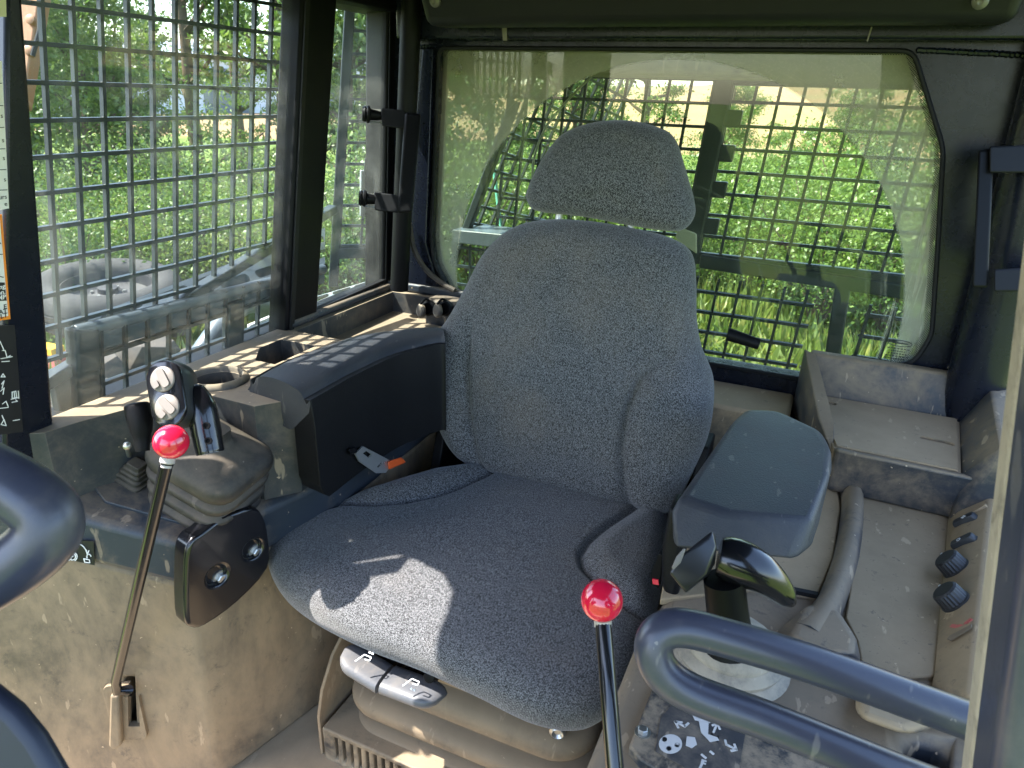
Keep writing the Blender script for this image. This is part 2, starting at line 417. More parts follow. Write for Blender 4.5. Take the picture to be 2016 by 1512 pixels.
# ------------------------------------------------------------------ foliage
LEAF_A = leafmat('leaf_fresh_green', (.06, .125, .018), (.14, .22, .034), (.22, .29, .06))
LEAF_B = leafmat('leaf_mid_green', (.055, .115, .018), (.12, .195, .034), (.20, .26, .055))
LEAF_G = leafmat('grass_blade_green', (.08, .13, .018), (.15, .20, .035), (.27, .26, .07))
M_BARK = plain('grey_brown_bark', (.10, .075, .055), .9, spec=.1, bump=.8, bs=30)
def leaves_mesh(name, pts, size, mat, rng, droop=.35, asp=.42):
    n = len(pts); P = np.asarray(pts)
    d = rng.normal(size=(n, 3)); d[:, 2] -= droop; d /= np.linalg.norm(d, axis=1)[:, None]
    q = np.cross(d, rng.normal(size=(n, 3))); q /= np.linalg.norm(q, axis=1)[:, None] + 1e-9
    s = size * rng.uniform(.6, 1.35, n)[:, None]
    a = P; b = P + d * s * .5 + q * s * asp * .5; c = P + d * s; e = P + d * s * .5 - q * s * asp * .5
    v = np.stack([a, b, c, e], 1).reshape(-1, 3)
    me = bpy.data.meshes.new(name); me.from_pydata(v.tolist(), [], np.arange(4 * n).reshape(-1, 4).tolist()); me.materials.append(mat)
    return me
def make_tree(seed, H, W, mat, nclump, per, lsize, label, low=.12, thin=False):
    rng = np.random.default_rng(seed); r = random.Random(seed)
    t = thing('tree', label, 'tree', (0, 0, 0), 'trees along the edge of the field')
    mb = MB()
    path = [V((0, 0, -.1)), V((.04 * r.uniform(-1, 1) * H / 4, .1 * r.uniform(-1, 1), H * .3)), V((.12 * r.uniform(-1, 1), .2 * r.uniform(-1, 1), H * .6)), V((.2 * r.uniform(-1, 1), .2 * r.uniform(-1, 1), H * .93))]
    pp = smooth(path, 5); n = len(pp)
    mb.tube(pp, [.022 * H * (1 - .88 * i / n) for i in range(n)], 8)
    tips = []
    for k in range(18):
        z = r.uniform(.14, .85); i = int(z * (n - 1)); a = r.uniform(0, 6.28); ln = W * .5 * (1.08 - .55 * z) * r.uniform(.6, 1.)
        e = pp[i] + V((math.cos(a) * ln, math.sin(a) * ln, ln * r.uniform(.25, .8))); m = (pp[i] + e) / 2 + V((0, 0, -.06 * ln))
        mb.tube(smooth([pp[i], m, e], 3), [.009 * H * (1 - .13 * j) for j in range(7)], 5); tips.append((pp[i], e))
    obj('trunk', mb, M_BARK, t, sharp=60)
    pts = []
    for c in range(nclump):
        if c < 2 * len(tips):
            b, e = tips[c % len(tips)]; ctr = np.array(b.lerp(e, r.uniform(.55, 1.05)))
        else:
            z = low + (1 - low) * r.random() ** .8; a = r.uniform(0, 6.28); rad = W * .5 * (1 - .62 * abs(z - .42) ** 1.2) * math.sqrt(r.random()) * r.uniform(.75, 1.12)
            ctr = np.array((math.cos(a) * rad, math.sin(a) * rad, z * H))
        rr = r.uniform(.16, .34) * W * .34
        q = rng.normal(size=(per, 3)) * np.array((rr, rr, rr * .5)) * .75
        pts.append(ctr + q)
    me = leaves_mesh('crown', np.concatenate(pts), lsize, mat, rng)
    o = bpy.data.objects.new('crown', me); COL.objects.link(o); o.parent = t
    return t
T1 = make_tree(1, 6.2, 3.6, LEAF_A, 105, 190, .115, 'leafy tree')
T2 = make_tree(2, 5.2, 3.4, LEAF_B, 95, 190, .11, 'leafy tree')
T3 = make_tree(3, 7.0, 2.8, LEAF_A, 66, 120, .105, 'leafy tree')
def make_shrub(seed, H, W, mat, n, ls, label):
    rng = np.random.default_rng(seed); r = random.Random(seed)
    t = thing('shrub', label, 'shrub', (0, 0, 0), 'bushes in front of the trees'); mb = MB(); pts = []
    for k in range(16):
        a = r.uniform(0, 6.28); rad = W * .5 * r.uniform(.2, 1); h = H * r.uniform(.55, 1.)
        e = V((math.cos(a) * rad, math.sin(a) * rad, h)); m = V((math.cos(a) * rad * .35, math.sin(a) * rad * .35, h * .5))
        mb.tube(smooth([(0, 0, -.05), m, e], 3), [.018 - .002 * j for j in range(7)], 5)
        for j in range(n // 16):
            q = m.lerp(e, r.uniform(-.1, 1.1)); pts.append((q.x + r.gauss(0, .16 * W), q.y + r.gauss(0, .16 * W), max(.02, q.z + r.gauss(0, .11 * H))))
    obj('stem', mb, M_BARK, t, sharp=60)
    me = leaves_mesh('foliage', pts, ls, mat, rng, 0., .5)
    o = bpy.data.objects.new('foliage', me); COL.objects.link(o); o.parent = t
    return t
B1 = make_shrub(11, 1.6, 1.8, LEAF_A, 9600, .050, 'bushy shrub')
B2 = make_shrub(12, 1.2, 1.6, LEAF_G, 8000, .048, 'bushy shrub')
def gpos(px, dist):
    d = ray(px, 250); d.z = 0; d.normalize(); return V((d.x * dist, d.y * dist, GROUND))
spots = [  # (photo column, metres away, kind, scale, label)
    (-120, 13.5, T2, 1.0, 'broad leafy tree just hidden behind the front door post of the left window'),
    (60, 15.0, T2, .85, 'dark green leafy tree at the left end of the side window, by the orange boom'),
    (170, 11.5, T1, .66, 'bright green leafy tree above the tyre in the side window'),
    (255, 16.0, T2, .72, 'mid green tree left of the pale shed in the side window'),
    (380, 13.5, T3, .92, 'tall thin light green tree in the middle of the side window'),
    (470, 18.0, T3, .85, 'thin far tree with sky on both sides in the side window'),
    (560, 13.0, T3, 1.0, 'tall light green tree beside the black centre post of the side windows'),
    (690, 11.5, T1, 1.0, 'big leafy tree filling the narrow quarter window'),
    (790, 15.0, T2, 1.1, 'leafy tree behind the rear corner post'),
    (960, 16.5, T1, .85, 'leafy tree behind the wiped arc at the left of the rear window'),
    (1130, 20.0, T2, .9, 'far dark tree just left of the headrest in the rear window'),
    (1270, 17.0, T3, .80, 'light tree rising straight behind the headrest'),
    (1440, 20.0, T1, .50, 'small bright tree right of the hinge post in the rear guard'),
    (1560, 14.0, T2, .40, 'low dark tree in the middle of the rear guard door'),
    (1690, 15.0, T1, .45, 'low bright tree near the mud streaks on the rear window'),
    (1850, 14.0, T1, .66, 'leafy tree behind the right rear corner plate'),
]
used = set()
for k, (px, d, T, sc, lab) in enumerate(spots):
    p = gpos(px, d)
    if T not in used:
        used.add(T); T.location = p; T.rotation_euler = (0, 0, k * 1.3); T.scale = (sc,) * 3; T['label'] = lab
    else: dup(T, p, k * 1.9, sc, lab)
bs = [(70, 7.9, B1, .75), (175, 8.3, B2, .9), (285, 8.0, B1, .8), (385, 8.4, B1, .8), (470, 8.0, B2, .9), (545, 7.8, B1, .75), (30, 9.5, B1, .9), (140, 10.5, B2, 1.), (230, 9.6, B1, .8), (330, 9.8, B1, 1.), (410, 10.5, B2, 1.1), (500, 9.6, B1, .9), (590, 8.2, B2, 1.0), (670, 7.5, B1, .95), (735, 8.6, B1, 1.),
      (930, 9.0, B1, 1.), (1010, 11., B2, 1.2), (1110, 10., B1, 1.05), (1230, 11., B1, 1.), (1390, 9.5, B1, 1.), (1450, 12.5, B1, 1.0), (1530, 9., B1, .9), (1610, 10.5, B1, .95), (1680, 8.2, B1, 1.), (1750, 9.5, B1, 1.2), (1830, 8.5, B1, 1.)]
where = lambda px: ('side window' if px < 600 else 'quarter window' if px < 760 else 'rear window left of seat' if px < 1060 else 'rear window behind headrest' if px < 1400 else 'rear guard door')
seen = {}
for k, (px, d, T, sc) in enumerate(bs):
    p = gpos(px, d); kind_ = 'bright leafy shrub' if T is B1 else 'yellow green weedy shrub'
    key = (kind_, where(px), px < 600 and d < 8.45); seen[key] = seen.get(key, 0) + 1
    order = ('first', 'second', 'third', 'fourth', 'fifth', 'sixth', 'seventh')[seen[key] - 1]
    lab = f'{order} {kind_} from the left in the {where(px)}' + (', nearer row' if d < 8.45 and px < 600 else ', rear row' if px < 600 else '')
    if T not in used:
        used.add(T); T.location = p; T.scale = (sc,) * 3; T['label'] = lab
    else: dup(T, p, k * 2.1, sc, lab)
# grass and weeds: one mass
rng = np.random.default_rng(5)
n = 52000
az = rng.uniform(math.radians(-72), math.radians(18), n); rr = 2.6 + 15 * rng.random(n) ** 1.25
base = np.stack([np.sin(az) * rr, np.cos(az) * rr, np.full(n, GROUND)], 1)
keep = (np.sin(base[:, 0] * 1.1 + 2) * np.cos(base[:, 1] * .9) > -.72)
base = base[keep]; n = len(base)
hh = rng.uniform(.10, .36, n) * (1 + .5 * np.sin(base[:, 0] * 2.3) * np.cos(base[:, 1] * 1.9)); an = rng.uniform(0, 6.28, n)
wv = np.stack([np.cos(an), np.sin(an), np.zeros(n)], 1) * (.012 + .02 * rng.random(n))[:, None]
tip = base + np.stack([rng.normal(0, .09, n), rng.normal(0, .09, n), hh], 1); mid = base * .45 + tip * .55 + np.array((0, 0, .02))
v = np.stack([base - wv, base + wv, mid + wv * .9, tip, mid - wv * .9], 1).reshape(-1, 3)
me = bpy.data.meshes.new('grass'); me.from_pydata(v.tolist(), [], np.arange(5 * n).reshape(-1, 5).tolist()); me.materials.append(LEAF_G)
o = bpy.data.objects.new('grass', me); COL.objects.link(o); o['kind'] = 'stuff'; o['label'] = 'bright green grass and weeds on the ground outside the cab'

# ------------------------------------------------------------------ far shed, excavator boom, tyre and red machine
p = gpos(330, 62)
d = ray(330, 250); d.z = 0; d.normalize(); sd = V((d.y, -d.x, 0))
shed = thing('industrial_shed', 'pale blue grey industrial shed far behind the trees in the side window', 'building', p)
M_SHED = plain('pale_blue_cladding', (.42, .47, .55), .5); M_SHEDR = plain('grey_roof_sheet', (.22, .25, .30), .5); M_SHEDD = plain('dark_door', (.07, .09, .12), .5)
mb = MB(); up = V((0, 0, 1))
mb.obox(p + up * 2.0, sd * 15, d * 6, up * 2.0); obj('wall', mb, M_SHED, shed)
mb = MB()
for s in (-1, 1):
    mb.prism([p + sd * -15.4 + up * 4.0 + d * s * 6.4, p + sd * 15.4 + up * 4.0 + d * s * 6.4, p + sd * 15.4 + up * 5.1, p + sd * -15.4 + up * 5.1], up * .12)
obj('roof', mb, M_SHEDR, shed)
for q in (-9, -3, 4, 10):
    mb = MB(); mb.obox(p + sd * q + up * 1.7 - d * 6.06, sd * 1.5, d * .06, up * 1.7); obj('door', mb, M_SHEDD, shed)
# excavator boom, orange tan, hanging into the top left corner
M_EXC = dusty('faded_orange_machine_paint', (.27, .115, .045), .45, .35, dcol=(.26, .17, .10), scale=3)
a = Dp(62, -60, 7.5); b = Dp(45, 215, 7.5)
boom = thing('excavator_boom', 'faded orange excavator arm hanging at the top left corner of the side window', 'excavator arm', a)
sx = (ROT @ V((1, 0, 0))); sy = (ROT @ V((0, 0, 1)))
mb = MB(); mb.hull([a + sx * .20 + sy * .10, a - sx * .17 + sy * .10, a + sx * .20 - sy * .10, a - sx * .17 - sy * .10, b + sx * .05 + sy * .08, b - sx * .06 + sy * .08, b + sx * .05 - sy * .08, b - sx * .06 - sy * .08]); obj('arm', mb, M_EXC, boom, bevel=.02)
for q in (Dp(48, 205, 7.42), Dp(58, 100, 7.40), Dp(62, 40, 7.38)):
    mb = MB(); mb.lathe(q, sy, [(.05, -.05), (.05, .03), (.03, .04)], 14); obj('pivot_pin', mb, M_EXC, boom)
mb = MB(); mb.tube([Dp(80, -40, 7.3), Dp(78, 60, 7.3), Dp(64, 110, 7.35)], .025, 8); obj('hose', mb, M_SEAL, boom)
# big tyre lying flat on a machine frame
M_TYRE = dusty('grey_dusty_tyre_rubber', (.012, .012, .013), .8, .5, dcol=(.034, .033, .032), scale=4, up=.2)
M_HUB = plain('grey_rim', (.022, .022, .024), .6)
c = Dp(215, 585, 6.0)
tyre = thing('tractor_tyre', 'large grey worn tyre lying flat outside the side window', 'tyre', c)
ax = V((.10, -.06, 1)).normalized()
prof = [(.36, .13), (.39, .165), (.45, .185), (.52, .17), (.57, .12), (.585, .05), (.586, .045), (.565, .04), (.565, .03), (.588, .025), (.588, -.02), (.567, -.025), (.567, -.035), (.586, -.04), (.584, -.08), (.562, -.085), (.56, -.095), (.57, -.12), (.52, -.17), (.45, -.185), (.39, -.165), (.36, -.13), (.345, 0), (.36, .13)]
mb = MB(); u_ = ax.orthogonal().normalized(); q_ = ax.cross(u_)
mb.loft([[c + ax * h + (u_ * math.cos(2 * math.pi * k / 48) + q_ * math.sin(2 * math.pi * k / 48)) * r for k in range(48)] for r, h in prof], False, False); obj('tyre', mb, M_TYRE, tyre, sharp=50)
mb = MB(); mb.lathe(c, ax, [(.352, -.1), (.355, .11), (.34, .115), (.33, .02), (.16, -.02), (.15, .03), (.08, .05), (.075, .09), (.0, .10)], 40); rim = obj('rim', mb, M_HUB, tyre, sharp=40)
for k in range(6):
    an_ = k * math.pi / 3; mb = MB(); mb.lathe(c + (u_ * math.cos(an_) + q_ * math.sin(an_)) * .12 + ax * .03, ax, [(.014, 0), (.014, .03), (0, .03)], 6); obj('wheel_nut', mb, M_STEEL, rim)
M_REDM = dusty('red_machine_paint', (.45, .035, .03), .45, .4, dcol=(.42, .33, .26), scale=5)
c = Dp(80, 715, 5.6)
redm = thing('towed_implement', 'red steel farm implement beam below the tyre', 'implement', c)
mb = MB(); mb.obox(c + V((-.2, 0, 0)), (.42, .05, 0), (-.01, .08, 0), (0, 0, .10)); obj('beam', mb, M_REDM, redm, bevel=.015)
mb = MB(); mb.obox(c + V((-.2, -.02, .13)), (.40, .05, 0), (-.01, .06, 0), (0, 0, .025)); obj('warning_strip', mb, plain('yellow_strip', (.75, .38, .03), .5), redm)
mb = MB(); mb.lathe(c + V((.02, -.095, 0)), (0, -1, 0), [(.045, 0), (.045, .012), (.02, .014)], 16); obj('pivot_boss', mb, M_STEEL, redm)
mb = MB(); mb.bar(c + V((-.1, .15, -.1)), V((c.x - .1, c.y + .15, GROUND)), (.05, 0, 0), (0, .05, 0)); obj('leg', mb, M_REDM, redm)
M_ROCK = dusty('grey_rubble', (.045, .042, .04), .9, .4, dcol=(.09, .075, .06), scale=5, up=.1)
def rock(px, py, dep, s, lab, seed):
    c = Dp(px, py, dep); r = random.Random(seed); mb = MB()
    mb.hull([c + V((r.gauss(0, 1), r.gauss(0, 1), r.gauss(0, .6))).normalized() * s * r.uniform(.75, 1.1) for _ in range(26)])
    tag(obj('rubble_block', mb, M_ROCK, None, bevel=.02 * s, base=c), lab, 'rubble', 'rubble lying outside the side window')
for a_ in ((290, 690, 4.8, .20, 'rounded grey stone lump below the tyre'), (250, 770, 4.2, .15, 'pale broken stone behind the head of the joystick'), (105, 800, 4.6, .22, 'dark grey lump at the bottom corner of the side window by the front post'),
           (360, 720, 5., .16, 'grey stone slab right of the guard post'), (205, 735, 4.6, .2, 'pale stone lump left of the joystick'), (340, 640, 6.4, .15, 'small pale stone in the grass behind the step guard'), (300, 790, 3.9, .1, 'small tan stone low against the window sill')):
    rock(*a_, hash(a_[0]) % 99)

# ================================================================== GUARDS outside the glass
def grid_panel(P, U, W, u0, u1, w0, w1, pitch, bw, bd, N_, clip=None, u_off=0., w_off=0., pw=None):
    """plate cut into a square grid: bars along U and W, a corner fillet in every cell"""
    mb = MB(); P = V(P); U = V(U).normalized(); W = V(W).normalized(); N_ = V(N_).normalized()
    def seg(fix, a, b, horiz):
        if b - a < .01: return
        A = P + U * a + W * fix if horiz else P + U * fix + W * a
        B = P + U * b + W * fix if horiz else P + U * fix + W * b
        e = (W if horiz else U) * bw * (.5 if horiz else .46); mb.bar(A, B, e, N_ * bd * (.5 if horiz else .44))
    us = np.arange(u0 + u_off, u1 + 1e-6, pitch); ws = np.arange(w0 + w_off, w1 + 1e-6, pw or pitch)
    for w_ in ws:
        a, b = (u0, u1)
        if clip: a, b = clip(None, w_, a, b)
        seg(w_, a, b, True)
    for u in us:
        a, b = (w0, w1)
        if clip: a, b = clip(u, None, a, b)
        seg(u, a, b, False)
    r = bw * .55
    for u in us:
        for w_ in ws:
            if clip:
                aa, bb = clip(u, None, w0, w1)
                if not (aa <= w_ <= bb): continue
            c = P + U * u + W * w_
            mb.prism([c + U * (bw * .5 + r), c + W * (bw * .5 + r), c - U * (bw * .5 + r), c - W * (bw * .5 + r)], N_ * bd * .36)
    return mb
LW = V((.054, .127, 1)).normalized()          # the leaning upright of the left guards
LU = V((0, 1, 0))
def lcoord(p, P0):                             # (along, up) of a point in the guard plane
    q = p - P0; w_ = q.z / LW.z; return q.y - LW.y * w_, w_
OFF = .055
P0 = L(100, 660, OFF)
side_guard = thing('side_guard', 'grey green square mesh guard outside the left side window with perforated step rail', 'guard', L(330, 800, OFF))
# sloping lower rail of the main mesh: from the survey
r0 = lcoord(L(70, 765, OFF), P0); r1 = lcoord(L(600, 445, OFF), P0)
slope = (r1[1] - r0[1]) / (r1[0] - r0[0])
lowline = lambda u: r0[1] + slope * (u - r0[0])
def clipm(u, w_, a, b):
    if w_ is None: return max(a, lowline(u)), b
    ub = r0[0] + (w_ - r0[1]) / slope
    return (a, min(b, ub)) if w_ < lowline(1.5) else (a, b)
ux0 = lcoord(L(96, 300, OFF), P0)[0]; uw0 = lcoord(L(300, 169, OFF), P0)[1]
PITCH = .0446; PITW = .0495
u_start = ux0 - PITCH * 1; w_start = uw0 - PITW * 8
mb = grid_panel(P0, LU, LW, u_start, ux0 + PITCH * 14, w_start, uw0 + PITW * 9, PITCH, .0062, .009, LN, clip=clipm, pw=PITW)
obj('mesh_panel', mb, M_MESH, side_guard)
mb = MB(); A = P0 + LU * (r0[0] - .1) + LW * (r0[1] - .1 * slope); B = P0 + LU * (r1[0] + .1) + LW * (r1[1] + .1 * slope)
mb.bar(A, B, V((0, -slope, 1)).normalized() * .009, LN * .012); obj('lower_rail', mb, M_MESH, side_guard, bevel=.003)
# perforated step rail
a0, a1 = L(160, 628, .10), L(640, 448, .10); b0, b1 = L(215, 664, .045), L(640, 520, .045)
ed = lambda t: (a0.lerp(a1, t), b0.lerp(b1, t))
mb = MB(); mb.prism([a0, a1, b1, b0], (0, 0, -.006))
cut = MB()
for row, off in ((.28, 0.), (.70, .5)):
    for k in range(6):
        t0 = .05 + (k + off) * .165
        c0, c1 = [x.lerp(y, row) for x, y in (ed(t0), ed(t0 + .105))]
        nrm = (b0 - a0) * .105
        ring = [c0 + nrm * math.sin(i * math.pi / 6) - (c1 - c0) * .12 * math.cos(i * math.pi / 6) for i in range(-3, 4)]
        ring = []
        dl = (c1 - c0)
        for i in range(7): an_ = math.pi / 2 + math.pi * i / 6; ring.append(c0 + dl.normalized() * math.cos(an_) * .008 + nrm * math.sin(an_) * 1.)
        for i in range(7): an_ = -math.pi / 2 + math.pi * i / 6; ring.append(c1 + dl.normalized() * math.cos(an_) * .008 + nrm * math.sin(an_) * 1.)
        cut.prism([q + V((0, 0, .03)) for q in ring], (0, 0, -.06))
M_STEP = plain('step_rail_paint', (.06, .078, .095), .4, spec=.5)
obj('step_plate', mb, M_STEP, side_guard, cut=cut, bevel=.0015, seg=1)
c0, c1 = L(150, 655, .042), L(640, 530, .042)
mb = MB(); e0, e1 = L(150, 705, .042), L(640, 558, .042)
mb.prism([c0, c1, e1, e0], -LN * .012); mb.tube([c0 - LN * .004, c1 - LN * .004], .012, 10); obj('step_skirt', mb, M_STEP, side_guard, bevel=.003)
mb = MB(); mb.prism([L(150, 650, .03), L(200, 650, .03), L(205, 830, .03), L(160, 850, .03)], -LN * .03); obj('guard_post', mb, M_MESH, side_guard, bevel=.005)
mb = MB(); mb.prism([L(105, 735, .05), L(150, 715, .05), L(160, 850, .05), L(130, 865, .05)], -LN * .02); obj('guard_post', mb, M_MESH, side_guard, bevel=.004)
mb = MB(); mb.prism([L(452, 600, .03), L(480, 590, .03), L(478, 690, .03), L(450, 700, .03)], -LN * .02); obj('guard_post', mb, M_MESH, side_guard, bevel=.004)
q0 = lcoord(L(205, 800, .04), L(200, 700, .04)); PL0 = L(200, 700, .04)
uu = lcoord(L(248, 760, .04), PL0)[0]; ww = lcoord(L(248, 682, .04), PL0)[1]
mb = grid_panel(PL0, LU, LW, uu - PITCH, uu + PITCH * 9, ww - PITW * 4, ww + PITW * .9, PITCH, .0062, .009, LN, pw=PITW)
obj('skirt_mesh', mb, M_MESH, side_guard)
# bent blue-grey tube outside, and white plate
mb = MB(); mb.tube(smooth([L(340, 790, .35), L(400, 690, .35), L(450, 625, .36), L(490, 598, .38), L(525, 610, .40), L(545, 660, .4), L(550, 720, .4)], 6), .026, 14)
tag(obj('handrail', mb, M_STEP, None, base=L(400, 690, .35)), 'bent blue grey tube rail outside the lower side window', 'handrail')
mb = MB(); mb.prism([L(492, 640, .30), L(545, 618, .30), L(552, 690, .30), L(490, 705, .30)], -LN * .01)
wp = thing('tank_plate', 'white plate with black oval print beside the bent tube rail', 'plate', L(520, 700, .3)); obj('plate', mb, M_STICK, wp, bevel=.003)
c = L(524, 641, .298); mb = MB(); pts = [c + LU * math.cos(a * .2618) * .018 + V((0, 0, 1)) * math.sin(a * .2618) * .007 for a in range(24)]
mb.tube(pts, .0012, 6, closed=True)
for k in range(3): mb.bar(c + V((.002, -.016, -.014 - .006 * k)), c + V((.002, .014 - .004 * k, -.014 - .006 * k)), (0, 0, .001), (.0006, 0, 0))
obj('print', mb, M_PRINT, wp)

# quarter guard with latch
OQ = .075; PQ = L(705, 560, OQ)
quarter = thing('quarter_guard', 'narrow mesh guard with latch plate outside the quarter window', 'guard', PQ)
QU = V((.80, .60, 0)); QN = V((.60, -.80, 0)); uq = 0.; wq = lcoord(L(704, 240, OQ), PQ)[1]
mb = grid_panel(PQ, QU, LW, -.053, .053, wq - .0495 * 6, wq + .0495 * 9, .053, .0066, .009, QN, pw=.0495); obj('mesh_panel', mb, M_MESH, quarter)
mb = MB(); mb.bar(PQ + QU * -.062 + LW * (wq - .4), PQ + QU * -.062 + LW * (wq + .5), QU * .012, QN * .006)
mb.bar(PQ + QU * .06 + LW * (wq - .4), PQ + QU * .06 + LW * (wq + .5), QU * .008, QN * .006)
mb.bar(PQ - QU * .07 + LW * (wq - .315), PQ + QU * .07 + LW * (wq - .315), LW * .014, QN * .006); obj('guard_frame', mb, M_MESH, quarter, bevel=.003)
mb = MB(); mb.prism([L(712, 335, .05), L(752, 335, .05), L(752, 428, .05), L(711, 426, .05)], -LN * .006); lp = obj('latch_plate', mb, M_ZINC, quarter, bevel=.002)
for q in ((724, 347), (723, 413), (742, 347)):
    mb = MB(); mb.lathe(L(*q, .05), LN, [(.008, 0), (.008, .004), (.004, .006), (.0, .006)], 14); obj('latch_bolt', mb, M_ZINC, lp)
mb = MB(); mb.hull([L(718, 312, .048), L(724, 308, .048), L(726, 338, .048), L(716, 338, .048), L(718, 312, .053), L(724, 308, .053), L(726, 338, .053), L(716, 338, .053)]); obj('latch_handle', mb, M_ZINC, lp, bevel=.001); mb = MB(); mb.lathe(L(738, 378, .05), LN, [(.014, 0), (.014, .006), (.009, .012), (0, .012)], 18); obj('latch_knob', mb, M_ZINC, lp)
# perforated deck seen low through the quarter window
d0, d1, d2, d3 = L(610, 640, .05), L(775, 565, .05), L(775, 538, .16), L(600, 590, .16)
mb = MB(); mb.prism([d0, d1, d2, d3], (0, 0, -.006)); cut = MB()
for row in (.22, .55, .85):
    for k in range(4):
        t0 = .06 + k * .24 + (.12 if row == .55 else 0)
        A_ = d0.lerp(d1, t0).lerp(d3.lerp(d2, t0), row); B_ = d0.lerp(d1, t0 + .15).lerp(d3.lerp(d2, t0 + .15), row); dn = (d3 - d0) * .11; dl = (B_ - A_).normalized() * .012
        ring = [A_ + dl * math.cos(math.pi / 2 + math.pi * i / 6) + dn * math.sin(math.pi / 2 + math.pi * i / 6) for i in range(7)] + [B_ + dl * math.cos(-math.pi / 2 + math.pi * i / 6) + dn * math.sin(-math.pi / 2 + math.pi * i / 6) for i in range(7)]
        cut.prism([q + V((0, 0, .03)) for q in ring], (0, 0, -.06))
tag(obj('perforated_deck', mb, dusty('deck_paint', (.16, .19, .19), .5, .3), None, base=d0, cut=cut), 'perforated walkway deck with oval holes low outside the quarter window', 'deck')

# rear guard
YG = 1.88
RU = V((1, 0, 0))
def G(px, py, y=YG): return Yp(px, py, y)
RW = (G(1502, 175) - G(1438, 463)).normalized()
def rco(p, o): q = p - o; w_ = q.z / RW.z; return q.x - RW.x * w_, w_
rear = thing('rear_guard', 'dark mesh guard with hinged door outside the rear window', 'guard', G(1350, 700))
o_ = G(1500, 350)
uA = rco(G(1548, 330), o_)[0]; wA = rco(G(1500, 343), o_)[1]
PR = .0535
l_ = rco(G(1440, 400), o_)[0]; r_ = rco(G(1900, 400), o_)[0]
b_ = rco(G(1500, 512), o_)[1]; t_ = rco(G(1500, 170), o_)[1]
mb = grid_panel(o_, RU, RW, uA - PR * 3.0, r_, b_, t_, PR, .0075, .008, (0, 1, 0), u_off=0, w_off=(wA - b_) % PR); obj('mesh_door', mb, M_MESH, rear)
mb = MB()
mb.bar(o_ + RU * (uA - PR * 3.35) + RW * (b_ - .03), o_ + RU * (uA - PR * 3.35) + RW * (t_ + .02), RU * .020, V((0, .012, 0)))
mb.bar(o_ + RU * (uA - PR * 3.7) + RW * (b_ - .012), o_ + RU * r_ + RW * (b_ - .012), RW * .016, V((0, .011, 0)))
mb.bar(o_ + RU * (uA - PR * 3.7) + RW * (t_ + .012), o_ + RU * r_ + RW * (t_ + .012), RW * .012, V((0, .011, 0)))
obj('door_frame', mb, M_MESH, rear, bevel=.005)
lj = rco(G(1378, 400), o_)[0]
mb = MB(); mb.bar(o_ + RU * lj + RW * (b_ - .3), o_ + RU * lj + RW * (t_ + .02), RU * .022, V((0, .014, 0))); obj('hinge_post', mb, M_MESH, rear, bevel=.004)
for py in (232, 300, 372, 445):
    w1_ = rco(G(1400, py), o_)[1]
    mb = MB(); mb.obox(o_ + RU * (lj + .038) + RW * w1_, RU * .020, V((0, .010, 0)), RW * .020); obj('hinge', mb, M_MESH, rear, bevel=.004)
ul = rco(G(1175, 300), o_)[0]; wl = rco(G(1175, 240), o_)[1]
mb = grid_panel(o_, RU, RW, ul - PR * 5, lj - .02, wl - PR * 6, wl + PR * 2, PR, .0075, .008, (0, 1, 0)); obj('fixed_mesh', mb, M_MESH, rear)
mb = grid_panel(G(1400, 620) + V((0, -.03, 0)), RU, RW, -.05, .24, -.20, .105, PR, .0075, .008, (0, 1, .2)); obj('lower_mesh', mb, M_MESH, rear)
mb = grid_panel(G(1700, 640) + V((0, -.03, 0)), RU, RW, 0, .24, -.18, .06, PR, .0085, .008, (0, 1, 0)); obj('lower_mesh', mb, M_MESH, rear)
mb = MB(); mb.bar(G(1660, 560), G(1630, 760), RU * .018, V((0, .02, 0))); obj('lower_post', mb, M_MESH, rear, bevel=.004)
mb = MB(); mb.bar(G(1380, 512), G(1900, 590), V((0, 0, .018)), V((0, .02, 0))); obj('lower_beam', mb, M_MESH, rear, bevel=.005)
# slanted wing mesh at the left of the rear guard
W0 = G(905, 470, 1.80); W1 = G(1025, 150, 1.80); W2 = G(1090, 500, 2.25)
mb = grid_panel(W0, (W2 - W0), (W1 - W0), 0, .5, 0, .62, PR, .0075, .008, (W2 - W0).cross(W1 - W0)); obj('wing_mesh', mb, M_MESH, rear)
mb = MB(); mb.bar(G(893, 520, 1.80), G(1015, 200, 1.80), V((.012, 0, 0)), V((0, .012, 0))); obj('wing_edge', mb, M_MESH, rear, bevel=.004)
mb = MB(); mb.prism([G(890, 452, 1.75), G(1080, 470, 1.75), G(1080, 500, 1.75), G(890, 478, 1.75)], (0, .12, .0)); obj('ledge', mb, M_STEP, rear, bevel=.003)
mb = grid_panel(G(893, 560, 1.78), RU, V((0, 0, 1)), 0, .22, -.05, .12, PR, .0075, .008, (0, 1, 0)); obj('lower_mesh', mb, M_MESH, rear)
mb = MB(); mb.tube([G(972, 330, 1.95), G(985, 440, 1.95), G(990, 460, 1.95)], .005, 8); tag(obj('marker_rod', mb, plain('teal_plastic', (.12, .42, .34), .5), None, base=G(985, 450, 1.95)), 'thin teal green rod standing behind the mesh left of the seat', 'rod')
mb = MB(); mb.tube(smooth([G(1165, 150, 1.72), G(1120, 195, 1.72), G(1075, 250, 1.72), G(1052, 310, 1.72), G(1048, 360, 1.72)], 6), .0028, 8); tag(obj('wiper_hose', mb, plain('pale_hose', (.25, .24, .2), .6), None, base=G(1050, 350, 1.72)), 'thin pale hose looping down behind the rear glass', 'hose')
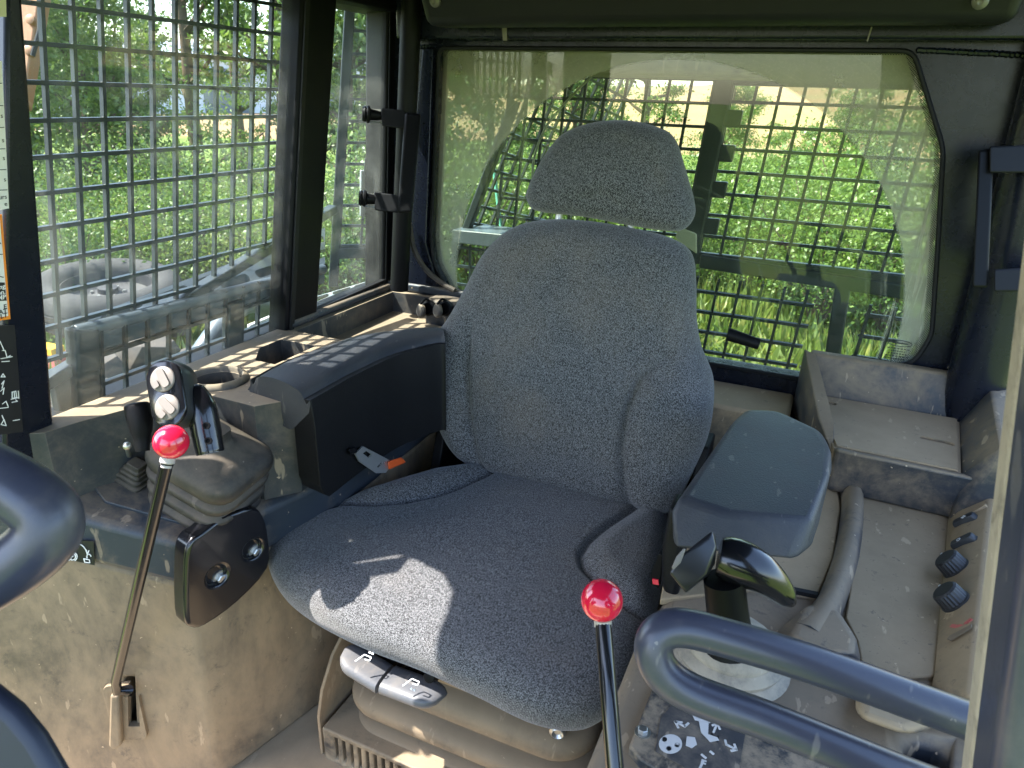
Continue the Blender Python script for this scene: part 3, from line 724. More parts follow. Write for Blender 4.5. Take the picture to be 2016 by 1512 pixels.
mb = MB(); mb.hull([G(1335, 445, 1.7), G(1372, 460, 1.7), G(1372, 500, 1.7), G(1330, 470, 1.7), G(1335, 445, 1.75), G(1372, 460, 1.75), G(1372, 500, 1.75), G(1330, 470, 1.75)]); tag(obj('rag', mb, plain('pale_cloth', (.45, .40, .33), .9), None, base=G(1350, 480, 1.7), bevel=.004), 'pale crumpled rag behind the top right of the backrest', 'rag')

# ================================================================== CAB SHELL
cab = thing('bulldozer_cab', 'navy black steel cab of a bulldozer with glass on the left and rear', 'cab', (-.4, .9, -.45))
FL = -.43
mb = MB(); mb.box((-1.15, -.1, FL - .05), (.30, 1.5, FL)); obj('floor_plate', mb, M_FLOOR, cab)
mb = MB(); mb.prism([V(p) for p in ((-.97, -.3, .93), (-.97, .45, .93), (-.98, .50, .93), (-1.01, .53, .93), (-1.06, .54, .93), (-1.27, .54, .93), (-1.27, .64, .93), (-1.10, .70, .93), (-1.10, 1.62, .93), (.40, 1.62, .93), (.34, -.3, .93))], (0, 0, .05)); obj('roof', mb, M_LINER, cab)  # left eave notched and bumped out to shape sun falling on the cushion
mb = MB(); mb.prism([V((-1.64, y, z)) for y, z in ((-.25, .22), (.57, .22), (.57, -.45), (-.25, -.45))], (-.03, 0, 0)); obj('sun_block_panel', mb, M_FRAMEM, cab)  # unseen panel beside the cab, added to block low sun from the left
def lw_post(t0, t1, b0, b1, din=.03, dout=.03, mat=M_FRAME, name='pillar', bev=.006):
    pts = [L(*t0), L(*t1), L(*b1), L(*b0)]
    up_ = [(pts[0] - pts[3]).normalized(), (pts[1] - pts[2]).normalized()]
    pts[0] += up_[0] * .12; pts[1] += up_[1] * .12; pts[2] -= up_[1] * .06; pts[3] -= up_[0] * .06
    mb = MB(); mb.prism([p + LN * din for p in pts], -LN * (din + dout)); return obj(name, mb, mat, cab, bevel=bev)
front_p = lw_post((-12, 0), (22, 0), (-12, 900), (92, 900), .022, .03)
lw_post((578, 0), (648, 0), (549, 645), (611, 606), .02, .03, M_FRAMEM)
lw_post((757, 0), (830, 0), (750, 560), (800, 560), .01, .05, M_FRAMEM)
mb = MB(); mb.prism([L(553, 650) + LN * .021, L(560, 650) + LN * .021, L(590, -10) + LN * .021, L(582, -10) + LN * .021], LN * .004); obj('seal', mb, M_SEAL, cab)
# side sill under the glass and lower side wall, rail above
mb = MB(); mb.box((-1.06, .64, .86), (-.93, 1.55, .929)); obj('roof_rail', mb, M_FRAMEM, cab, bevel=.01)
mb = MB(); mb.prism([(-1.03, .59, .215), (-1.03, 1.5, .235), (-1.03, 1.5, -.45), (-1.03, .585, -.45), (-1.03, .585, .215)], (-.05, 0, 0)); obj('side_wall', mb, M_FRAMEM, cab)
mb = MB(); mb.box((-1.06, -.25, -.45), (-1.0, .18, .95)); obj('unseen_front_post', mb, M_FRAMEM, cab)  # added out of view to frame the sun coming through the left door
# rear wall round the window
yw = 1.5
wl_t, wl_b = (865, 92), (850, 480)
def R_(px, py, y=yw): return Yp(px, py, y)
inner = [R_(866, 94), R_(1798, 100), R_(1857, 292), R_(1845, 500), R_(1834, 660), R_(1800, 712), R_(1740, 725), R_(1560, 742), R_(1380, 695), R_(1100, 640), R_(920, 592), R_(880, 566), R_(856, 520), R_(850, 470)]
inner = [V((p.x, yw, p.z)) for p in inner]
zb = min(R_(920, 592).z, R_(1560, 742).z) - .0
inner[7:11] = [V((R_(1700, 740).x, yw, zb)), V((-.2, yw, zb)), V((-.5, yw, zb)), V((R_(930, 600).x, yw, zb + .004))]
outer = [V((-.96, yw, .95)), V((.30, yw, .95)), V((.30, yw, .62)), V((.31, yw, .5)), V((.31, yw, .3)), V((.32, yw, -.45)), V((.1, yw, -.45)), V((0, yw, -.45)), V((-.2, yw, -.45)), V((-.5, yw, -.45)), V((-.8, yw, -.45)), V((-1.03, yw, -.45)), V((-1.02, yw, .25)), V((-.99, yw, .5))]
def roundpoly(pts, r, n=4):
    out = []; N = len(pts)
    for i, p in enumerate(pts):
        a, b = pts[i - 1], pts[(i + 1) % N]; ra = min(r, (a - p).length * .45); rb = min(r, (b - p).length * .45)
        A = p + (a - p).normalized() * ra; B = p + (b - p).normalized() * rb
        for k in range(n + 1):
            t = k / n; out.append(A * (1 - t) ** 2 + p * 2 * t * (1 - t) + B * t * t)
    return out
def ringplate(inn, out, th):
    mb = MB(); n = len(inn)
    mb.v = [p.copy() for p in inn] + [p.copy() for p in out] + [p + V((0, th, 0)) for p in inn] + [p + V((0, th, 0)) for p in out]
    for i in range(n):
        j = (i + 1) % n
        mb.f += [[i, j, n + j, n + i], [2 * n + i, 3 * n + i, 3 * n + j, 2 * n + j], [i, 2 * n + i, 2 * n + j, j], [n + i, n + j, 3 * n + j, 3 * n + i]]
    return mb
obj('rear_wall', ringplate(inner, outer, .045), M_FRAME, cab)
# window seal and pane
sm = [p + V((0, -.004, 0)) for p in inner]
mb = MB(); mb.tube(roundpoly(sm, .02), .0045, 8, closed=True); obj('seal', mb, M_SEAL, cab)
piv = R_(1388, 650); top_arc = R_(1300, 112); RAD = (top_arc - piv).length
ctr = V((-.36, yw, .55)); ORG_RW = cab
mb = MB(); mb.prism([p + V((0, .018, 0)) for p in inner], (0, .006, 0))
co = origin(cab)
M_RGLASS = glass('rear_glass_dusty', (.90, .96, .86), .16, (.56, .53, .43), clean=(-.326 - co.x, .286 - co.z, .489, R_(1800, 450).x - co.x, .33))
rw = obj('rear_window', mb, M_RGLASS, cab)
# dotted border of the pane
mb = MB(); inb = [p.lerp(V((-.36, yw, .52)), .022) for p in inner]
n_ = len(inner); mb.v = [p + V((0, .0165, 0)) for p in inner] + [p + V((0, .0165, 0)) for p in inb]
mb.f = [[i, (i + 1) % n_, n_ + (i + 1) % n_, n_ + i] for i in range(n_)]
t = NT('frit_dots'); co_ = t.coord(); sp = t.n('ShaderNodeSeparateXYZ'); t.l(co_, sp.inputs[0])
sx_ = t.math('SINE', t.math('MULTIPLY', sp.outputs[0], 1500.)); sz_ = t.math('SINE', t.math('MULTIPLY', sp.outputs[2], 1500.))
dots = t.math('GREATER_THAN', t.math('MULTIPLY', sx_, sz_), .1)
tr = t.n('ShaderNodeBsdfTransparent'); mx = t.n('ShaderNodeMixShader'); t.b.inputs['Base Color'].default_value = (.01, .01, .01, 1)
t.l(dots, mx.inputs[0]); t.l(tr.outputs[0], mx.inputs[1]); t.l(t.b.outputs[0], mx.inputs[2]); t.l(mx.outputs[0], t.out.inputs['Surface'])
obj('frit_border', mb, t.m, rw)
# etched mark on the pane
c = R_(1772, 676, yw + .016); mb = MB()
mb.tube([c + V((math.cos(a * .2618) * .021, 0, math.sin(a * .2618) * .006)) for a in range(24)], .0008, 6, closed=True)
obj('etched_oval', mb, M_PRINT, rw)
FONT = None
def text(name, s, size, o, ux, uy, mat, parent, align='LEFT', ext=.0002, bold=0.):
    cu = bpy.data.curves.new(name, 'FONT'); cu.body = s; cu.size = size; cu.align_x = align; cu.extrude = ext; cu.offset = bold; cu.resolution_u = 2
    tmp = bpy.data.objects.new('tmp', cu); COL.objects.link(tmp)
    dg = bpy.context.evaluated_depsgraph_get(); dg.update()
    me = bpy.data.meshes.new_from_object(tmp.evaluated_get(dg)); bpy.data.objects.remove(tmp); bpy.data.curves.remove(cu)
    ux = V(ux).normalized(); uy = V(uy).normalized(); uz = ux.cross(uy)
    o0 = origin(parent); me.transform(Matrix.Translation(V(o) - o0) @ Matrix((ux, uy, uz)).transposed().to_4x4())
    me.name = name; me.materials.clear(); me.materials.append(mat)
    ob = bpy.data.objects.new(name, me); COL.objects.link(ob); ob.parent = parent; ORG[ob.name] = o0; return ob
mb = MB()
for k, wd in enumerate((.020, .013, .017, .021, .015)):
    zc = c.z - .011 - k * .0052
    for j in range(7): mb.box((c.x - wd + j * wd * .29, yw + .0158, zc - .0011), (c.x - wd + j * wd * .29 + wd * .2, yw + .0163, zc + .0011))
mb.box((c.x - .014, yw + .0158, c.z - .0012), (c.x + .014, yw + .0163, c.z + .0014))
obj('etched_lines', mb, M_PRINT, rw)
# header, liner panel, weld
mb = MB(); mb.box((-.93, 1.455, R_(1300, 90).z + .008), (.30, 1.499, .95)); obj('header_beam', mb, M_FRAME, cab, bevel=.006)
h0, h1 = Yp(836, 52, 1.36), Yp(1998, 62, 1.36)
mb = MB(); mb.hull([V((h0.x, 1.36, h0.z)), V((h1.x, 1.36, h0.z)), V((h1.x, 1.452, h0.z + .004)), V((h0.x, 1.452, h0.z + .004)), V((h0.x, 1.30, .93)), V((h1.x, 1.30, .93)), V((h1.x, 1.452, .93)), V((h0.x, 1.452, .93))])
hl = obj('headliner_panel', mb, M_LINER, cab, bevel=.018, seg=5)
for q in (857, 1930):
    mb = MB(); cc = Yp(q, 2, 1.335); mb.lathe(cc, (0, -1, -.3), [(.011, -.004), (.011, .003), (.008, .006), (.004, .007), (0, .005)], 18); obj('liner_bolt', mb, plain('dull_bolt', (.16, .15, .14), .5, metal=.5), hl)
def weld(pa, pb, r=.005, n=None, name='weld_bead'):
    pa = V(pa); pb = V(pb); n = n or int((pb - pa).length / .0022); mb = MB(); rr = random.Random(3)
    mb.tube([pa.lerp(pb, i / n) + V((0, 0, rr.uniform(-.0006, .0006))) for i in range(n + 1)], [r * (.8 + .28 * abs(math.sin(i * .9))) * (1 if 0 < i < n else .3) for i in range(n + 1)], 8)
    obj(name, mb, M_FRAME, cab)
weld(R_(1803, 98, 1.497), R_(2090, 112, 1.497)); weld(R_(815, 92, 1.493), R_(862, 90, 1.493), .004)
weld(R_(812, 88, 1.45), R_(800, 5, 1.45), .007)
# left corner column faces
mb = MB(); mb.prism([R_(832, 95, 1.485), R_(852, 95, 1.485), R_(838, 480, 1.485), R_(872, 600, 1.485), R_(800, 600, 1.485), R_(812, 300, 1.485)], (0, .012, 0)); obj('corner_plate', mb, M_FRAME, cab, bevel=.002)
mb = MB(); mb.tube([R_(812, -30, 1.44), R_(786, 570, 1.44)], .022, 16); obj('corner_tube', mb, M_FRAMEM, cab)
mb = MB(); mb.box((-1.05, 1.63, G(1400, 158, 1.9).z), (.45, 2.02, .98)); obj('rear_visor', mb, dusty('visor_tan_reflection', (.05, .05, .05), .5, .6, dcol=(.26, .21, .13), scale=5), cab, bevel=.01)  # patchy tan puts the reflection of dust into the visor's colour
# right rear corner tube and right wall
mb = MB(); mb.tube([V((.285, 1.46, .95)), V((.315, 1.46, -.4))], .05, 20); obj('corner_tube', mb, M_FRAME, cab)
mb = MB(); mb.box((.33, .55, -.45), (.36, 1.5, .10)); obj('side_wall', mb, M_FRAMEM, cab)
# door post on the right, close to the lens, with its dusty seal
pa, pb = Yp(2024, 520, .40), Yp(1903, 1530, .40)
dirp = (pb - pa).normalized(); ta = pa - dirp * .35; tb = pb + dirp * .5
mb = MB(); mb.prism([ta, tb, tb + V((.09, .02, 0)), ta + V((.09, .02, 0))], (.0, -.06, 0)); obj('door_post', mb, M_TUBE, cab, bevel=.012, seg=4)
mb = MB(); pa2, pb2 = Yp(2004, 560, .44), Yp(1884, 1530, .44); ta2 = pa2 - dirp * .35; tb2 = pb2 + dirp * .45
mb.prism([ta2, tb2, tb2 + V((.03, 0, 0)), ta2 + V((.03, 0, 0))], (.0, -.03, 0)); obj('door_seal', mb, dusty('dusty_seal', (.03, .03, .03), .6, .75, dcol=(.42, .35, .27), scale=25), cab, bevel=.006)

# left panes
GL = .006
lp_ = [L(20, -20), L(600, -20), L(556, 640), L(92, 850)]
ext = [p.copy() for p in lp_]; ext[0] += LW * .1; ext[1] += LW * .1; ext[2] += V((0, .02, -.02)); ext[3] += V((0, -.02, -.02))
M_LGLASS = glass('side_glass_dusty', (.95, .98, .96), .06, (.62, .64, .58), streaks=.06)
mb = MB(); mb.prism(ext, -LN * .006); obj('side_window', mb, M_LGLASS, cab)
qp_ = [L(640, -20), L(770, -20), L(760, 550), L(605, 615)]; qp_[0] += LW * .1; qp_[1] += LW * .1
mb = MB(); mb.prism(qp_, -LN * .006); obj('quarter_window', mb, glass('quarter_glass_dusty', (.92, .96, .94), .09, (.58, .60, .54), streaks=.10), cab)
mb = MB(); mb.bar(L(612, 612) + LN * .006, L(764, 546) + LN * .006, V((0, 0, .004)), LN * .006); mb.bar(L(753, 552) + LN * .006, L(761, -10) + LN * .006, V((0, .003, 0)), LN * .006); obj('seal', mb, M_SEAL, cab)

# decals on the front post
def decal(pts, mat, lab, cat, off=.0226):
    mb = MB(); mb.prism([L(*p, -off) for p in pts], LN * .0008); o = obj('sticker', mb, mat, cab); o['label'] = lab; return o
DU = V((0, 1, 0)); DW = LW
s1 = decal([(-70, 120), (3, 120), (17, 410), (-58, 425)], M_STICK, 'white instruction sticker with ruled lines', 'sticker')
for y0, y1 in ((163, 164.5), (207, 208.5), (250, 251.5), (292, 293.5), (333, 334.5), (373, 374.5)):
    xr = 3 + (y0 - 120) / 290 * 14
    mb = MB(); mb.prism([L(-60, y0 + 3, -.0236), L(xr - 1, y0, -.0236), L(xr - 1, y1, -.0236), L(-60, y1 + 3, -.0236)], LN * .0003)
    obj('printed_line', mb, M_PRINT, s1)
for y0, tx in ((232, 's'), (280, 's'), (315, 's'), (357, 's'), (391, 'urs'), (405, 'e')):
    text('lettering', tx, .008, L(3 + (y0 - 120) / 290 * 14 - 2, y0, -.0238), DU, DW, M_PRINT, s1, 'RIGHT')
s0 = decal([(-70, -40), (10, -40), (12, 33), (-60, 33)], plain('cream_sticker', (.62, .60, .42), .5), 'cream sticker at the top of the front post', 'sticker')
s2 = decal([(-60, 422), (3, 422), (20, 628), (-40, 636)], M_STICKO, 'orange bordered seat belt warning sticker', 'sticker')
mb = MB(); mb.prism([L(-60, 428, -.0236), L(-1, 428, -.0236), L(16, 622, -.0236), L(-40, 630, -.0236)], LN * .0004); obj('sticker_face', mb, M_STICK, s2)
mb = MB(); mb.prism([L(-60, 556, -.0241), L(9, 556, -.0241), L(13, 592, -.0241), L(-50, 594, -.0241)], LN * .0003); obj('sticker_band', mb, M_STICKB, s2)
mb = MB(); mb.prism([L(-60, 500, -.0241), L(5, 500, -.0241), L(5, 501.5, -.0241), L(-60, 501.5, -.0241)], LN * .0003)
mb.bar(L(-20, 540, -.0242), L(7, 546, -.0242), LW * .0006, LN * .0003); mb.bar(L(-10, 470, -.0242), L(2, 480, -.0242), LW * .0006, LN * .0003); obj('print_lines', mb, M_PRINT, s2)
for y0, tx, m_ in ((567, 'ng', M_WHITE), (578, 'on.', M_WHITE), (588, 'MP', M_WHITE), (607, 'E', M_PRINT), (615.5, 'AT', M_PRINT), (624, 'LT', M_PRINT)):
    text('lettering', tx, .0085, L(10.5 + (y0 - 567) * .08, y0, -.0245), DU, DW, m_, s2, 'RIGHT', bold=.0001)
s3 = decal([(-60, 640), (28, 640), (45, 850), (-40, 860)], M_STICKB, 'black lever diagram sticker with white symbols', 'sticker')
def mark(shape, m_=M_WHITE, par=s3, off=-.0236, w_=.0011):
    mb = MB()
    for pl in shape:
        for a, b in zip(pl[:-1], pl[1:]):
            A_, B_ = L(*a, off), L(*b, off); t_ = (B_ - A_).normalized(); mb.bar(A_ - t_ * w_ * .5, B_ + t_ * w_ * .5, LN.cross(t_) * w_ * .5, LN * .0003)
    obj('symbol', mb, m_, par)
mark([[(5, 690), (10, 690), (14, 704), (20, 700)], [(2, 706), (14, 704), (24, 702)], [(4, 712), (18, 711)], [(0, 672), (8, 690)]])
mark([[(2, 742), (6, 736), (10, 742), (2, 742)], [(3, 756), (8, 750), (4, 764)], [(1, 770), (8, 764), (6, 776)]])
mark([[(5, 795), (12, 790), (16, 800)], [(0, 804), (16, 802)], [(4, 818), (8, 828)], [(2, 836), (8, 826), (12, 838), (2, 836)]])
mark([[(24, 772), (31, 770), (33, 782), (24, 784), (24, 772)], [(22, 786), (35, 783)], [(28, 772), (29, 784)], [(36, 770), (37, 784)], [(24, 792), (34, 790), (31, 787)], [(26, 828), (38, 826)]])

# ================================================================== OPERATOR SEAT
def pillow(out2, O, U, W, N_, rad, tf, tb, dome=0., extra=None, n=220, rings=56, er=10):
    """upholstered pad: outline in the (U,W) plane, rounded rim, domed front with seams"""
    O = V(O); U = V(U); W = V(W); N_ = V(N_)
    pts = resample([V((p[0], p[1])) for p in smooth([V((p[0], p[1], 0)) for p in out2], 8, True)], n)
    c = V((sum(p.x for p in pts) / n, sum(p.y for p in pts) / n)); R0 = []
    def ring(inset, s, h, ex):
        r = []
        for p in pts:
            d_ = p - c; l_ = d_.length; q = c + d_ * max(0., (1 - inset / l_)) * s
            e = extra(q.x, q.y) * ex if (extra and ex) else 0.
            r.append(O + U * q.x + W * q.y + N_ * (h + e))
        return r
    rg = []
    for k in range(er, 0, -1):
        a = math.pi / 2 * k / er; rg.append(ring(rad * (1 - math.cos(a)) * .8, 1, -tb * math.sin(a), 0))
    for k in range(0, er + 1):
        a = math.pi / 2 * k / er; rg.append(ring(rad * (1 - math.cos(a)), 1, tf * math.sin(a), math.sin(a)))
    for k in range(1, rings + 1):
        s = 1 - k / rings
        rg.append(ring(rad, max(s, .004), tf + dome * (1 - s * s), 1))
    return MB().loft(rg)
SB = V((0, math.sin(math.radians(9.5)), math.cos(math.radians(9.5))))      # up the backrest
SN = V((0, -SB.z, SB.y))
SO = V((-.4, 1.185, 0))
def sb(px, py):
    p = Pl(px, py, SO, SN) - SO; return p.x, p.dot(SB)
seat = thing('operator_seat', 'grey woven fabric operator seat with headrest on tan rubber bellows', 'seat', (-.4, .95, FL))
bo = [(1000, 455), (1060, 434), (1150, 434), (1250, 450), (1325, 470), (1362, 500), (1370, 560), (1371, 625), (1380, 680), (1404, 745), (1402, 820), (1387, 880), (1355, 950), (1330, 1000), (1285, 1002), (1200, 985), (1100, 962), (1000, 935), (945, 918), (902, 885), (872, 830), (855, 770), (849, 710), (860, 668), (890, 620), (922, 562), (955, 500)]
seamL = sorted([sb(*q)[::-1] for q in ((952, 600), (948, 660), (943, 720), (945, 800), (955, 870), (968, 930))])
seamR = sorted([sb(*q)[::-1] for q in ((1375, 660), (1320, 695), (1272, 740), (1247, 800), (1237, 870), (1240, 940), (1252, 1000))])
def seam_at(S_, v):
    vs = [a[0] for a in S_]; us = [a[1] for a in S_]; return float(np.interp(v, vs, us)), vs[0], vs[-1]
def seam_fn(SL, SR, depth=.011, wd=.006, wing=.016, fadeL=.05):
    def fn(u, v):
        e = 0.
        for S_, sg in ((SL, -1), (SR, 1)):
            us, v0, v1 = seam_at(S_, v); u2 = seam_at(S_, v + .005)[0]; sl = math.sqrt(1 + ((u2 - us) / .005) ** 2)
            d_ = (u - us) / sl; f_ = max(0., min(1., (v1 + .0 - v) / fadeL + .0)) if v > v1 - fadeL else 1.
            f_ *= max(0., min(1., (v - v0) / .02 + 1.)) if v < v0 else 1.
            e -= depth * math.exp(-(d_ / wd) ** 2) * f_
            k = max(0., min(1., sg * d_ / .05)); e += wing * k * k * (3 - 2 * k) * f_
        return e
    return fn
mb = pillow([sb(*q) for q in bo], SO, (1, 0, 0), SB, SN, .055, .052, .05, .016, seam_fn(seamL, seamR, .013, .006, .020, .10))
obj('backrest', mb, M_FAB_B, seat, sharp=180)
ho = [(1085, 292), (1118, 260), (1175, 241), (1240, 238), (1300, 252), (1330, 275), (1350, 335), (1366, 392), (1367, 425), (1348, 450), (1315, 455), (1240, 444), (1150, 427), (1065, 417), (1044, 403), (1041, 378), (1062, 330)]
HO = SO + SN * .01
def sh(px, py): p = Pl(px, py, HO, SN) - HO; return p.x, p.dot(SB)
hs = [sh(*q) for q in ((1045, 388), (1150, 412), (1240, 430), (1330, 440), (1366, 428))]; hsx = [a[0] for a in hs]; hsv = [a[1] for a in hs]
mb = pillow([sh(*q) for q in ho], HO, (1, 0, 0), SB, SN, .042, .045, .04, .012, lambda u, v: -.004 * math.exp(-((v - np.interp(u, hsx, hsv) + .008) / .003) ** 2), n=180, rings=40)
obj('headrest', mb, M_FAB_B, seat, sharp=180)
mb = MB()
for x_ in (-.47, -.33): mb.tube([SO + V((x_ + .4, .02, 0)) + SB * .42, SO + V((x_ + .4, .02, 0)) + SB * .56], .007, 10)
obj('headrest_bar', mb, M_STEEL, seat)
# cushion
CO = V((-.4, .9, -.045))
def cu(px, py, z=-.045): p = Zp(px, py, z); return p.x - CO.x, p.y - CO.y
oc = [cu(*q) for q in ((526, 1092), (556, 1046, -.035), (640, 992, -.015), (725, 952, 0.), (800, 920, .01), (880, 902, .01), (1040, 935), (1200, 985), (1305, 1018), (1312, 1110), (1290, 1215), (1262, 1300), (1228, 1362), (1160, 1408), (1060, 1398), (940, 1345), (820, 1292), (700, 1245), (600, 1192), (545, 1145))]
def cz(px, py): p = Zp(px, py, .0); return p.y - CO.y, p.x - CO.x
cSL = ([cu(*q, -.0)[::-1] for q in ((1010, 880), (985, 905), (960, 928), (900, 957), (860, 972), (800, 984), (740, 988), (670, 984), (600, 1000))])
cSR = ([cu(*q, .0)[::-1] for q in ((1300, 960), (1262, 985), (1235, 1005), (1190, 1036), (1160, 1062), (1143, 1090), (1150, 1115), (1185, 1150), (1240, 1190), (1330, 1215))])
cPL = [(b, a) for a, b in cSL] + [(-.6, cSL[-1][0]), (-.6, .6), (cSL[0][1], .6)]
cPR = [(b, a) for a, b in cSR] + [(.6, cSR[-1][0]), (.6, .6), (cSR[0][1], .6)]
def in_poly(x, y, P):
    c = False; j = len(P) - 1
    for i in range(len(P)):
        if (P[i][1] > y) != (P[j][1] > y) and x < (P[j][0] - P[i][0]) * (y - P[i][1]) / (P[j][1] - P[i][1]) + P[i][0]: c = not c
        j = i
    return c
def cush_extra(u, v):
    base = seam_fn(cSL, cSR, .010, .006, .020, .02)
    e = 0.
    for S_, sg in ((cSL, -1), (cSR, 1)):
        vs = [a[0] for a in S_]; us = [a[1] for a in S_]
        best = 9
        for (va, ua), (vb, ub) in zip(S_[:-1], S_[1:]):
            dx, dy = ub - ua, vb - va; t_ = max(0, min(1, ((u - ua) * dx + (v - va) * dy) / (dx * dx + dy * dy)))
            best = min(best, math.hypot(u - ua - dx * t_, v - va - dy * t_))
        inside = in_poly(u, v, cPL if sg < 0 else cPR)
        e -= .011 * math.exp(-(best / .0065) ** 2)
        if inside: k = min(1., best / .045); e += .020 * k * k * (3 - 2 * k)
    e -= .014 * max(0., min(1., (-.05 - v) / .2)) ** 1.6            # front edge rolls down
    return e
mb = pillow(oc, CO, (1, 0, 0), (0, 1, 0), (0, 0, 1), .055, .040, .055, .008, cush_extra, n=260, rings=72)
obj('seat_cushion', mb, M_FAB_C, seat, sharp=180)
mb = MB(); mb.box((-.63, .76, -.125), (-.17, 1.20, -.085)); obj('seat_pan', mb, M_BLACK, seat, bevel=.01)
mb = MB(); mb.box((-.62, 1.215, -.06), (-.18, 1.25, .02)); obj('back_pan', mb, M_SHELF, seat, bevel=.004)
for x_ in (-.665, -.135):
    mb = MB(); mb.hull([(x_ - .012, 1.12, -.1), (x_ + .012, 1.12, -.1), (x_ - .012, 1.26, -.1), (x_ + .012, 1.26, -.1), (x_ - .01, 1.2, .12), (x_ + .01, 1.2, .12), (x_ - .01, 1.27, .12), (x_ + .01, 1.27, .12)]); obj('recline_bracket', mb, M_BLACK, seat, bevel=.004)
mb = MB(); mb.tube([SO + V((.268, .05, .0)) + SB * .315, SO + V((.325, .05, 0)) + SB * .305], [.012, .010], 14); obj('lumbar_knob', mb, M_BLACK, seat)
# bellows
def rr_ring(z, sx, sy, cx=-.415, cy=.985, ex=.0):
    hx, hy = .215 + sx, .215 + sy; return rrect((cx, cy, z), (1, 0, 0), (0, 1, 0), hx, hy, .07, 8)
rg = []
zs = -.105
folds = [(-.105, -.02), (-.11, .0), (-.13, .012), (-.165, .014), (-.184, .004), (-.190, -.022), (-.197, -.036), (-.203, -.022), (-.209, .006), (-.225, .016), (-.250, .012), (-.258, .0), (-.264, -.022), (-.271, -.036), (-.277, -.022), (-.283, .006), (-.295, .017), (-.318, .012), (-.325, .0), (-.331, -.022), (-.338, -.036), (-.344, -.022), (-.350, .006), (-.362, .015), (-.385, .008), (-.395, -.012)]
mb = MB(); mb.loft([rr_ring(z, o_2, o_2) for z, o_2 in folds]); bel = obj('bellows', mb, M_BELL, seat, sharp=60, subsurf=1)
mb = MB(); mb.lathe(Yp(1098, 1440, .772), (.3, -1, 0), [(.0, -.004), (.010, -.004), (.013, .002), (.009, .006), (.005, .002), (0, .002)], 14); obj('eyelet', mb, M_STEEL, bel)
# base box with vent slots
yb = .735
mb = MB(); mb.box((-.665, yb, FL), (-.16, 1.2, -.355))
cut = MB()
for k in range(17):
    x_ = -.64 + k * .0165; cut.box((x_, yb - .02, FL + .008), (x_ + .0075, yb + .02, -.366))
M_BASE = dusty('seat_base_chipped_paint', (.016, .018, .022), .38, .5, dcol=(.30, .23, .145), scale=13, up=.16)
obj('seat_base', mb, M_BASE, seat, cut=cut, bevel=.004, seg=2)
mb = MB(); mb.prism([V((-.672, y, z)) for y, z in ((.74, FL), (.74, -.34), (.755, -.29), (.79, -.24), (.85, -.20), (1.2, -.17), (1.2, FL))], (-.006, 0, 0)); obj('floor_trim', mb, dusty('trim_tan', (.05, .045, .04), .6, .8, dcol=(.28, .20, .12), scale=9), cab, bevel=.0015)
# front adjusting levers
def lev(px0, px1, name_, flip):
    y0 = .695
    A_, B_ = Yp(*px0, y0), Yp(*px1, y0); ln = (B_ - A_); U_ = ln.normalized(); n = 14; rings_ = []
    for i in range(n + 1):
        t_ = i / n; s_ = t_ if not flip else 1 - t_
        end = max(.12, (1 - ((1 - min(1, s_ / .38)) ** 2.2)) ** .5) if s_ < .38 else 1.
        hz = .0115 * end; hy = .026 * end
        c_ = A_ + ln * t_ + V((0, .012 * (1 - end), 0))
        rings_.append([c_ + V((0, math.copysign(abs(math.cos(a)) ** .6, math.cos(a)) * hy, math.copysign(abs(math.sin(a)) ** .7, math.sin(a)) * hz)) for a in [2 * math.pi * k / 20 for k in range(20)]])
    mb = MB(); mb.loft(rings_); return obj(name_, mb, M_LEVERP, seat, sharp=50, bevel=.0)
l1 = lev((672, 1285), (757, 1337), 'adjust_lever', False)
l2 = lev((764, 1338), (872, 1378), 'adjust_lever', True)
def seat_icon(px, py, par, dots_up):
    U_ = V((1, 0, 0)); W_ = V((0, .80, .6)); c_ = Yp(px, py, .690) + V((0, .008, .010)); mb = MB()
    # outline of a seat with two dots, printed on the top face
    poly = [(-.011, -.009), (-.003, .005), (.009, .005), (.009, .000), (.001, -.001)] if True else []
    U_ = V((1, 0, -.06)).normalized(); N2 = V((0, -.5, 1)).normalized(); W_ = N2.cross(U_)
    c_ = Yp(px, py, .676) + N2 * .001
    P_ = [c_ + U_ * a + W_ * b for a, b in poly]
    for a, b in zip(P_[:-1], P_[1:]): mb.bar(a, b, (N2.cross(b - a)).normalized() * .0007, N2 * .0008)
    for k in range(2): mb.lathe(c_ + U_ * (.003 + .005 * k) + W_ * (.011 if dots_up else -.008), N2, [(.0017, -.001), (.0017, .001), (0, .001)], 10)
    return obj('seat_symbol', mb, M_WHITE, par)
seat_icon(718, 1297, l1, True); seat_icon(812, 1345, l2, False)
mb = MB()
A_, B_ = Yp(735, 1283, .735), Yp(850, 1335, .735)
for k in range(9):
    c_ = A_.lerp(B_, k / 8); mb.obox(c_ + V((0, 0, -.004)), (.004, 0, 0), (0, .02, 0), (0, 0, .012))
obj('slide_rib', mb, M_BLACK, seat, bevel=.002, seg=1)
mb = MB(); mb.lathe(Yp(846, 1332, .70), (0, -1, .3), [(.0, -.004), (.009, -.004), (.009, .003), (.007, .004), (0, .004)], 14); obj('slide_button', mb, M_BLACK, seat)

